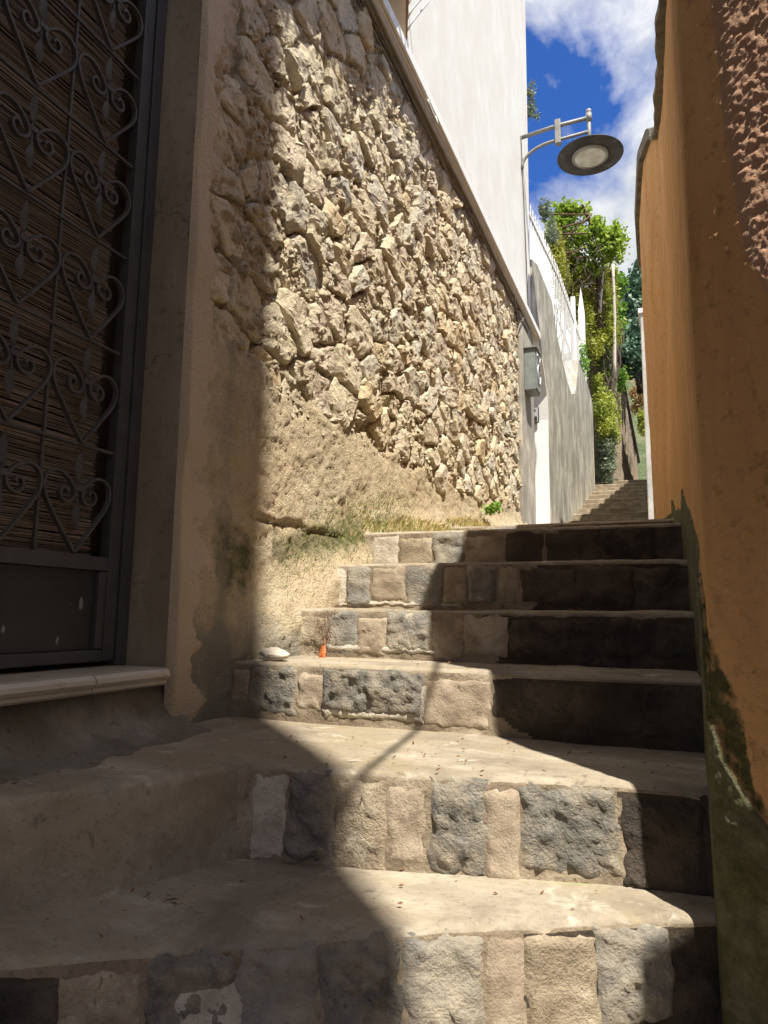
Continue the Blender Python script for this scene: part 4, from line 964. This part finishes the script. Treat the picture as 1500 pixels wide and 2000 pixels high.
def limb(b, p0, p1, r0, r1, n=7, wob=.06, seed=0):
    g = random.Random(seed); p0 = Vector(p0); p1 = Vector(p1); L_ = (p1-p0).length; pts = []
    for i in range(n+1):
        t = i/n; q = p0.lerp(p1, t)
        if 0 < i < n: q += Vector((g.gauss(0, wob), g.gauss(0, wob), g.gauss(0, wob)))*L_*.35
        pts.append(q)
    b.tube(pts, [r0+(r1-r0)*i/n for i in range(n+1)], 6); return pts
def tree(name, label, cat, base, c, r, n, size, lm, seed, trunk_r=.07, shape='ball', clumps=26, nb=6, extra=None):
    t = empty(name, base, label=label, cat=cat)
    b = B(); c = Vector(c); base = Vector(base); g = random.Random(seed)
    fork = base.lerp(c, .55); limb(b, base, fork, trunk_r, trunk_r*.7, seed=seed)
    for q in range(nb):
        e = c+Vector((g.uniform(-.7, .7)*r[0], g.uniform(-.7, .7)*r[1], g.uniform(-.3, .8)*r[2])); limb(b, fork, e, trunk_r*.5, trunk_r*.12, seed=seed+q)
    b.out('trunk', M['bark'], t, True)
    v, f = leaves(n, c, r, size, shape, seed, clumps); mesh('crown', v, f, lm, t)
    if extra: 
        v, f = leaves(extra[0], c, r, size, shape, seed+50, clumps); mesh('crown', v, f, extra[1], t)
    return t
def V3(x, y, Y): return atY(x, y, Y)
def bush(name, label, cat, spots, lm, size, seed, shape='thin', base=None, kind=None, tr=None, alt=None):
    vv = []; ff = []; off = 0
    for q, (x, y, Y, rx, ry, rz, n) in enumerate(spots):
        v, f = leaves(n, V3(x, y, Y), (rx, ry, rz), size, shape, seed+q, max(8, n//110)); vv.append(v); ff.append(f+off); off += len(v)
    x, y, Y = spots[0][:3]; p = V3(x, y, Y)
    if base is None:
        o = mesh(name, np.concatenate(vv), np.concatenate(ff), lm); return tag(o, label, cat, kind=kind)
    t = empty(name, (p.x, p.y, base), label=label, cat=cat)
    mesh('crown', np.concatenate(vv), np.concatenate(ff), lm, t)
    if alt:
        v, f = leaves(alt[0], p, spots[0][3:6], size, shape, seed+90, 14); mesh('crown', v, f, alt[1], t)
    b = B(); g = random.Random(seed)
    for sp in spots:
        e = V3(*sp[:3])
        for q in range(3): limb(b, (p.x+g.uniform(-.05, .05), p.y, base), e+Vector((g.uniform(-.6, .6)*sp[3], g.uniform(-.6, .6)*sp[4], g.uniform(-.2, .8)*sp[5])), tr, tr*.2, seed=seed+q)
    b.out('trunk', M['bark'], t, True); return t
bush('broad_shrub', 'olive green feathery shrub rising behind the white fence', 'shrub', [(1122, 560, 15.5, .36, .6, .55, 4200), (1135, 520, 15.5, .34, .6, .22, 1500), (1135, 610, 15.4, .34, .5, .6, 3600), (1105, 520, 15.2, .26, .6, .42, 2400), (1150, 660, 15.4, .3, .5, .5, 2600)], L['broom'], .085, 5, base=3.2, tr=.035)
bush('broad_shrub', 'yellow green feathery shrub right of the tall fence post', 'shrub', [(1172, 590, 16.2, .36, .6, .55, 4200), (1185, 640, 16.2, .30, .5, .55, 3600), (1168, 660, 16.0, .26, .5, .5, 2600), (1190, 545, 16.4, .22, .5, .35, 1800), (1160, 545, 16.0, .3, .5, .3, 1800)], L['hedge'], .085, 106, base=2.5, tr=.03, alt=(900, L['rusty']))
bush('broad_shrub', 'narrow olive shrub hugging the pickets near the house', 'shrub', [(1086, 480, 14.2, .20, .6, .5, 2000), (1096, 540, 14.2, .18, .6, .5, 1600)], L['broom'], .08, 208, base=3.1, tr=.025)
bush('dark_tree', 'dark blue green leafy tree beside the orange wall', 'tree', [(1243, 560, 20.5, .30, .7, .62, 1800), (1234, 610, 20.4, .48, .8, .75, 3800), (1240, 660, 20.2, .42, .7, .7, 3200), (1222, 640, 20.3, .3, .6, .6, 1600), (1246, 520, 20.5, .12, .4, .3, 220)], L['dark'], .13, 307, 'ball', base=6.25, tr=.06)
bush('dark_tree', 'lower dense dark green tree overhanging the terrace wall', 'tree', [(1228, 705, 19.2, .34, .5, .42, 2200), (1212, 690, 19.3, .3, .5, .4, 1500)], L['dark'], .11, 417, 'ball', base=6.25, tr=.05)
bush('citrus_tree', 'bright green citrus bush under the feathery shrub', 'tree', [(1180, 700, 16.6, .22, .3, .36, 1500), (1186, 660, 16.7, .18, .3, .25, 700), (1184, 735, 16.5, .16, .25, .2, 500)], L['bright'], .095, 509, 'ball', base=2.5, tr=.03)
bush('citrus_tree', 'light green citrus tree between the pale posts and dark tree', 'tree', [(1208, 560, 19, .28, .4, .36, 900), (1206, 610, 19, .26, .4, .45, 1100), (1203, 655, 18.8, .22, .4, .4, 700)], L['bright'], .10, 629, 'ball', base=6.25, tr=.035)
bush('round_bush', 'rounded spiky green bush on top of the verge', 'bush', [(1201, 745, 17.0, .26, .3, .30, 2400)], L['bright'], .13, 10)
bush('hedge', 'sunny yellow green hedge past the grey garden wall', 'hedge', [(1180, 800, 15.8, .27, .6, .48, 4200), (1185, 840, 15.7, .25, .6, .42, 3000), (1170, 755, 16.0, .16, .5, .3, 1200)], L['hedge'], .07, 12)
bush('weed_bank', 'tangle of green weeds below the yellow green hedge', 'weeds', [(1180, 885, 15.8, .26, .6, .36, 2600), (1184, 925, 15.7, .24, .6, .3, 1800)], L['olive'], .07, 13, kind='stuff')
bush('olive_branch', 'olive twigs peeping past the white house corner', 'branch', [(1036, 185, 11, .16, .3, .14, 320), (1032, 222, 11, .18, .3, .16, 360), (1022, 200, 11, .2, .3, .3, 300)], L['olive'], .055, 14, kind='stuff')
bush('olive_bush', 'grey green olive foliage behind the first white pickets', 'bush', [(1064, 415, 13, .14, .4, .30, 620), (1076, 450, 13, .14, .4, .25, 500)], L['olive'], .065, 15)
bush('climbing_plant', 'thin climbing plant on the end of the white fence', 'climber', [(1137, 700, 13.4, .12, .4, .40, 700)], L['bright'], .045, 16, 'ball', kind='stuff')
bush('roadside_bush', 'far green bush at the end of the path', 'bush', [(1258, 830, 31.5, .4, .5, .7, 1500)], L['hedge'], .16, 18, 'ball')
bush('roadside_bush', 'far brownish bush on the hillside behind the path', 'bush', [(1245, 770, 33.5, .6, .6, .9, 1300)], L['rusty'], .16, 19)
# hanging greenery on the terrace wall
p = V3(1226, 905, 19); v, f = leaves(0+500, (-.98, 17.4, 4.9), (.12, .5, .9), .07, 'thin', 21, 12); t = mesh('hanging_plant', v, f, L['hedge']); tag(t, 'trailing plant hanging down the tan terrace wall', 'plant', kind='stuff')

# pergola with vine
perg = empty('pergola', tuple(V3(1150, 560, 15.2)), label='rusty iron pergola frame above the shrubs', cat='pergola')
def beam(pts, r): b = B(); b.tube([V3(*q) for q in pts], r, 6); b.out('beam', M['rust'], perg, True)
beam([(1136, 400, 15), (1150, 428, 15), (1168, 470, 15.1), (1182, 505, 15.2)], .035)
beam([(1150, 420, 15), (1158, 480, 15.2), (1168, 560, 15.4), (1172, 620, 15.5)], .03)
beam([(1058, 418, 13.8), (1150, 419, 15)], .018); beam([(1150, 430, 15), (1092, 446, 14.2)], .02); beam([(1160, 455, 15), (1076, 458, 14)], .018); beam([(1155, 420, 15), (1096, 470, 14.4)], .018)
beam([(1165, 478, 15.1), (1090, 500, 14.4)], .018); beam([(1172, 500, 15.2), (1100, 505, 14.6)], .016)
vine = empty('grapevine', tuple(V3(1150, 600, 15.3)), label='grapevine with bright spring leaves over the rusty pergola', cat='vine')
b = B(); g = random.Random(4)
for q in range(60):
    x0, y0 = g.uniform(1100, 1185), g.uniform(465, 560); x1, y1 = x0+g.uniform(-45, 35), y0+g.uniform(-45, 40)
    limb(b, V3(x0, y0, 15+g.uniform(-.4, .4)), V3(x1, y1, 15+g.uniform(-.5, .5)), .011, .004, seed=q, wob=.15)
for q in range(5): limb(b, V3(1168+q*3, 640, 15.4), V3(1150+g.uniform(-15, 25), 500, 15.1), .018, .009, seed=60+q, wob=.08)
b.out('stem', M['bark'], vine, True)
vv = []; ff = []
for (x, y, rx, rz, n) in [(1108, 415, .28, .13, 420), (1085, 440, .2, .16, 330), (1135, 408, .2, .1, 220), (1168, 440, .16, .16, 260), (1190, 470, .28, .17, 460), (1207, 478, .16, .16, 240), (1200, 450, .12, .10, 90), (1188, 495, .26, .12, 300), (1110, 470, .3, .16, 260), (1140, 462, .15, .12, 150), (1165, 485, .2, .12, 160), (1085, 470, .15, .2, 200), (1120, 500, .25, .12, 160), (1170, 448, .12, .1, 80), (1208, 500, .12, .1, 90), (1095, 430, .3, .25, 360), (1120, 450, .35, .3, 380), (1150, 470, .4, .3, 420), (1180, 480, .35, .3, 420), (1200, 470, .25, .25, 260), (1100, 400, .3, .08, 120), (1150, 520, .4, .2, 260)]:
    v, f = leaves(n, V3(x, y, 15.1), (rx*1.25, .35, rz*1.35), .085, 'ball', int(x*y) % 999, 26); ff.append(f+sum(len(a) for a in vv)); vv.append(v)
mesh('leaf_canopy', np.concatenate(vv), np.concatenate(ff), L['vine'], vine)
for (x0, y0, x1, y1, Y, lb) in [(1179, 487, 1171, 572, 15.3, 'leaning pale wooden stake under the vine'), (1197, 516, 1201, 700, 15.9, 'upright pale wooden pole right of the leaning stake')]:
    b = B(); limb(b, V3(x0, y0, Y), V3(x1, y1+40, Y), .035, .04, wob=.008, seed=3); o = b.out('wooden_post', M['palewood'], None, True); tag(o, lb, 'post')

# ------------------------------------------------------------------ small things on the steps
rk = np.random.default_rng(5)
bm = bmesh.new(); bmesh.ops.create_icosphere(bm, subdivisions=4, radius=1); v = np.array([q.co[:] for q in bm.verts]); f = [[q.index for q in a.verts] for a in bm.faces]; bm.free()
v = v*(1+fbm(v, 1.5, 4, 77)[:, None]*.35); v = v*np.array([.052, .034, .024]); v[:, 2] = np.maximum(v[:, 2], -.016)
c = atZ(533, 1278, -.128); v += np.array([c.x, c.y, -.147+.018])
o = mesh('rock', v, f, M['stoneP'], None, True); tag(o, 'pale loose rock lying on the step at the wall corner', 'rock')
c = atZ(626, 1285, -.145)
lit = empty('litter', (c.x, c.y, -.146), label='orange brown tapering bit of litter leaning on a riser', cat='litter')
nn = 12; v = []; f = []
prof = [(0, .0135), (.018, .0130), (.034, .0098), (.044, .0070), (.052, .0045), (.060, .0018)]
for hz, w in prof:
    for j in range(nn):
        a = 2*math.pi*j/nn; v.append((c.x+w*math.cos(a)*(1+.1*math.sin(3*a)), c.y+.010+hz*.25+w*.45*math.sin(a), -.146+hz))
f = [(i*nn+j, i*nn+(j+1) % nn, (i+1)*nn+(j+1) % nn, (i+1)*nn+j) for i in range(len(prof)-1) for j in range(nn)]+[tuple(range(nn))[::-1], tuple(range((len(prof)-1)*nn, len(prof)*nn))]
mesh('pod', v, f, M['rustlitter'], lit)
b = B(); b.tube([(c.x, c.y+.0225, -.146+.0445), (c.x+.001, c.y+.026, -.146+.056), (c.x-.001, c.y+.029, -.146+.068)], [.0078, .0048, .0015], 9); b.out('tip', M['drystem'], lit)
dp = empty('dry_plant', (c.x, 2.20, -.10), label='dead twiggy plant clinging to the riser above the litter', cat='dry plant')
b = B(); g = random.Random(8)
for q in range(9):
    x0 = c.x+g.uniform(-.012, .012); limb(b, (x0, 2.195, -.09), (x0+g.uniform(-.045, .05), 2.185+g.uniform(-.012, 0), g.uniform(-.03, .015)), .0011, .0006, 6, .12, seed=q)
b.out('stem', M['drystem'], dp)
v = []; f = []
for q in range(45):
    p = Vector((c.x+g.gauss(0, .025), 2.186+g.uniform(-.01, 0), g.uniform(-.06, .012))); a = Vector((g.gauss(0, 1), g.gauss(0, .4), g.gauss(0, 1))).normalized()*.005; n_ = Vector((g.gauss(0, 1), 0, g.gauss(0, 1))).normalized()*.0022; k = len(v)
    v += [p-a, p+n_, p+a, p-n_]; f.append((k, k+1, k+2, k+3))
mesh('leaf', v, f, M['drystem'], dp)
# crumbs, dead leaves and grit
v = []; f = []
for q in range(520):
    k_ = random.choice([2, 2, 3, 3, 3, 4, 5]); ob, Q, s, N, z_, zf = rise_curves[k_]; i = random.randrange(len(Q)); back = random.uniform(.01, .42)
    p = Vector((Q[i][0]-N[i][0]*back*(.7 if k_ > 3 else 1), Q[i][1]-N[i][1]*back*(.7 if k_ > 3 else 1), z_+.006))
    if p.x < -1.2 or p.x > .05: continue
    s_ = random.choice([.0012, .0018, .0025, .004]); a = random.uniform(0, 6.28); d = Vector((math.cos(a), math.sin(a), random.uniform(-.1, .3)))*s_*1.6; e = Vector((-math.sin(a), math.cos(a), .1))*s_*.7; kk = len(v)
    v += [p-d, p+e, p+d+Vector((0, 0, s_*.5)), p-e, p+Vector((0, 0, s_*.9))]; f += [(kk, kk+1, kk+4), (kk+1, kk+2, kk+4), (kk+2, kk+3, kk+4), (kk+3, kk, kk+4)]
o = mesh('grit', v, f, M['drystem']); tag(o, 'dark grit and crumbled dead leaves scattered over the steps', 'debris', kind='stuff')

# ------------------------------------------------------------------ house behind the viewer whose corner shades the left side, and a cable overhead
bh = empty('ochre_house', (-1, -4, -2), label='tall ochre house closing the lane behind the viewer', cat='house')
b = B(); b.box((-.4, -4.5, -2.6), (2.0, -1.43, 13.0), .0); b.out('wall', M['houseochre'], bh)
for zw in (0.5, 3.8, 7.1, 10.2):
    for xw in (0.0, ):
        b = B(); b.box((xw, -1.428, zw), (xw+.9, -1.39, zw+1.5), .004); fo = b.out('window', M['shutter'], bh)
b = B(); b.box((-.5, -4.6, 13.002), (2.0, -1.43, 13.25)); b.out('roof', M['slabbrown'], bh)
lp = empty('added_shade_pillar', (.95, .6, -1), label='unseen ochre pillar added to cast a slanted shadow on the stairs', cat='pillar')  # out of view, added and turned to shade the lower riser corner
def na(n, a): return (n*.7317+a*.6816, n*.6816-a*.7317)
b = B(); b.prism([na(.868, .2), na(1.15, .2), na(1.15, .45), na(.868, .45)], 'z', -2.6, 1.60); b.out('shaft', M['houseochre'], lp)
b = B(); b.prism([na(.87, .2), na(1.17, .2), na(1.17, .47), na(.87, .47)], 'z', 1.602, 1.635); b.out('cap', M['coping'], lp)
cb = B()
pts = []
for (x, y, how, val) in [(868, 1240, 'Y', 2.2), (852, 1306, 'Z', -.147), (800, 1440, 'Z', -.32), (700, 1560, 'Y', 1.42), (655, 1640, 'Y', 1.42)]:
    q = atY(x, y, val) if how == 'Y' else atZ(x, y, val); pts.append(q+SUN*3.2)
d0 = (pts[0]-pts[1]).normalized(); d1 = (pts[-1]-pts[-2]).normalized()
pts = [pts[0]+d0*1.0+Vector((0, 0, .05))]+pts+[pts[-1]+d1*1.0]
cb.tube(pts, .0095, 8); o = cb.out('overhead_cable', M['cable'], None, True); tag(o, 'thin cable hanging across the lane overhead', 'cable')
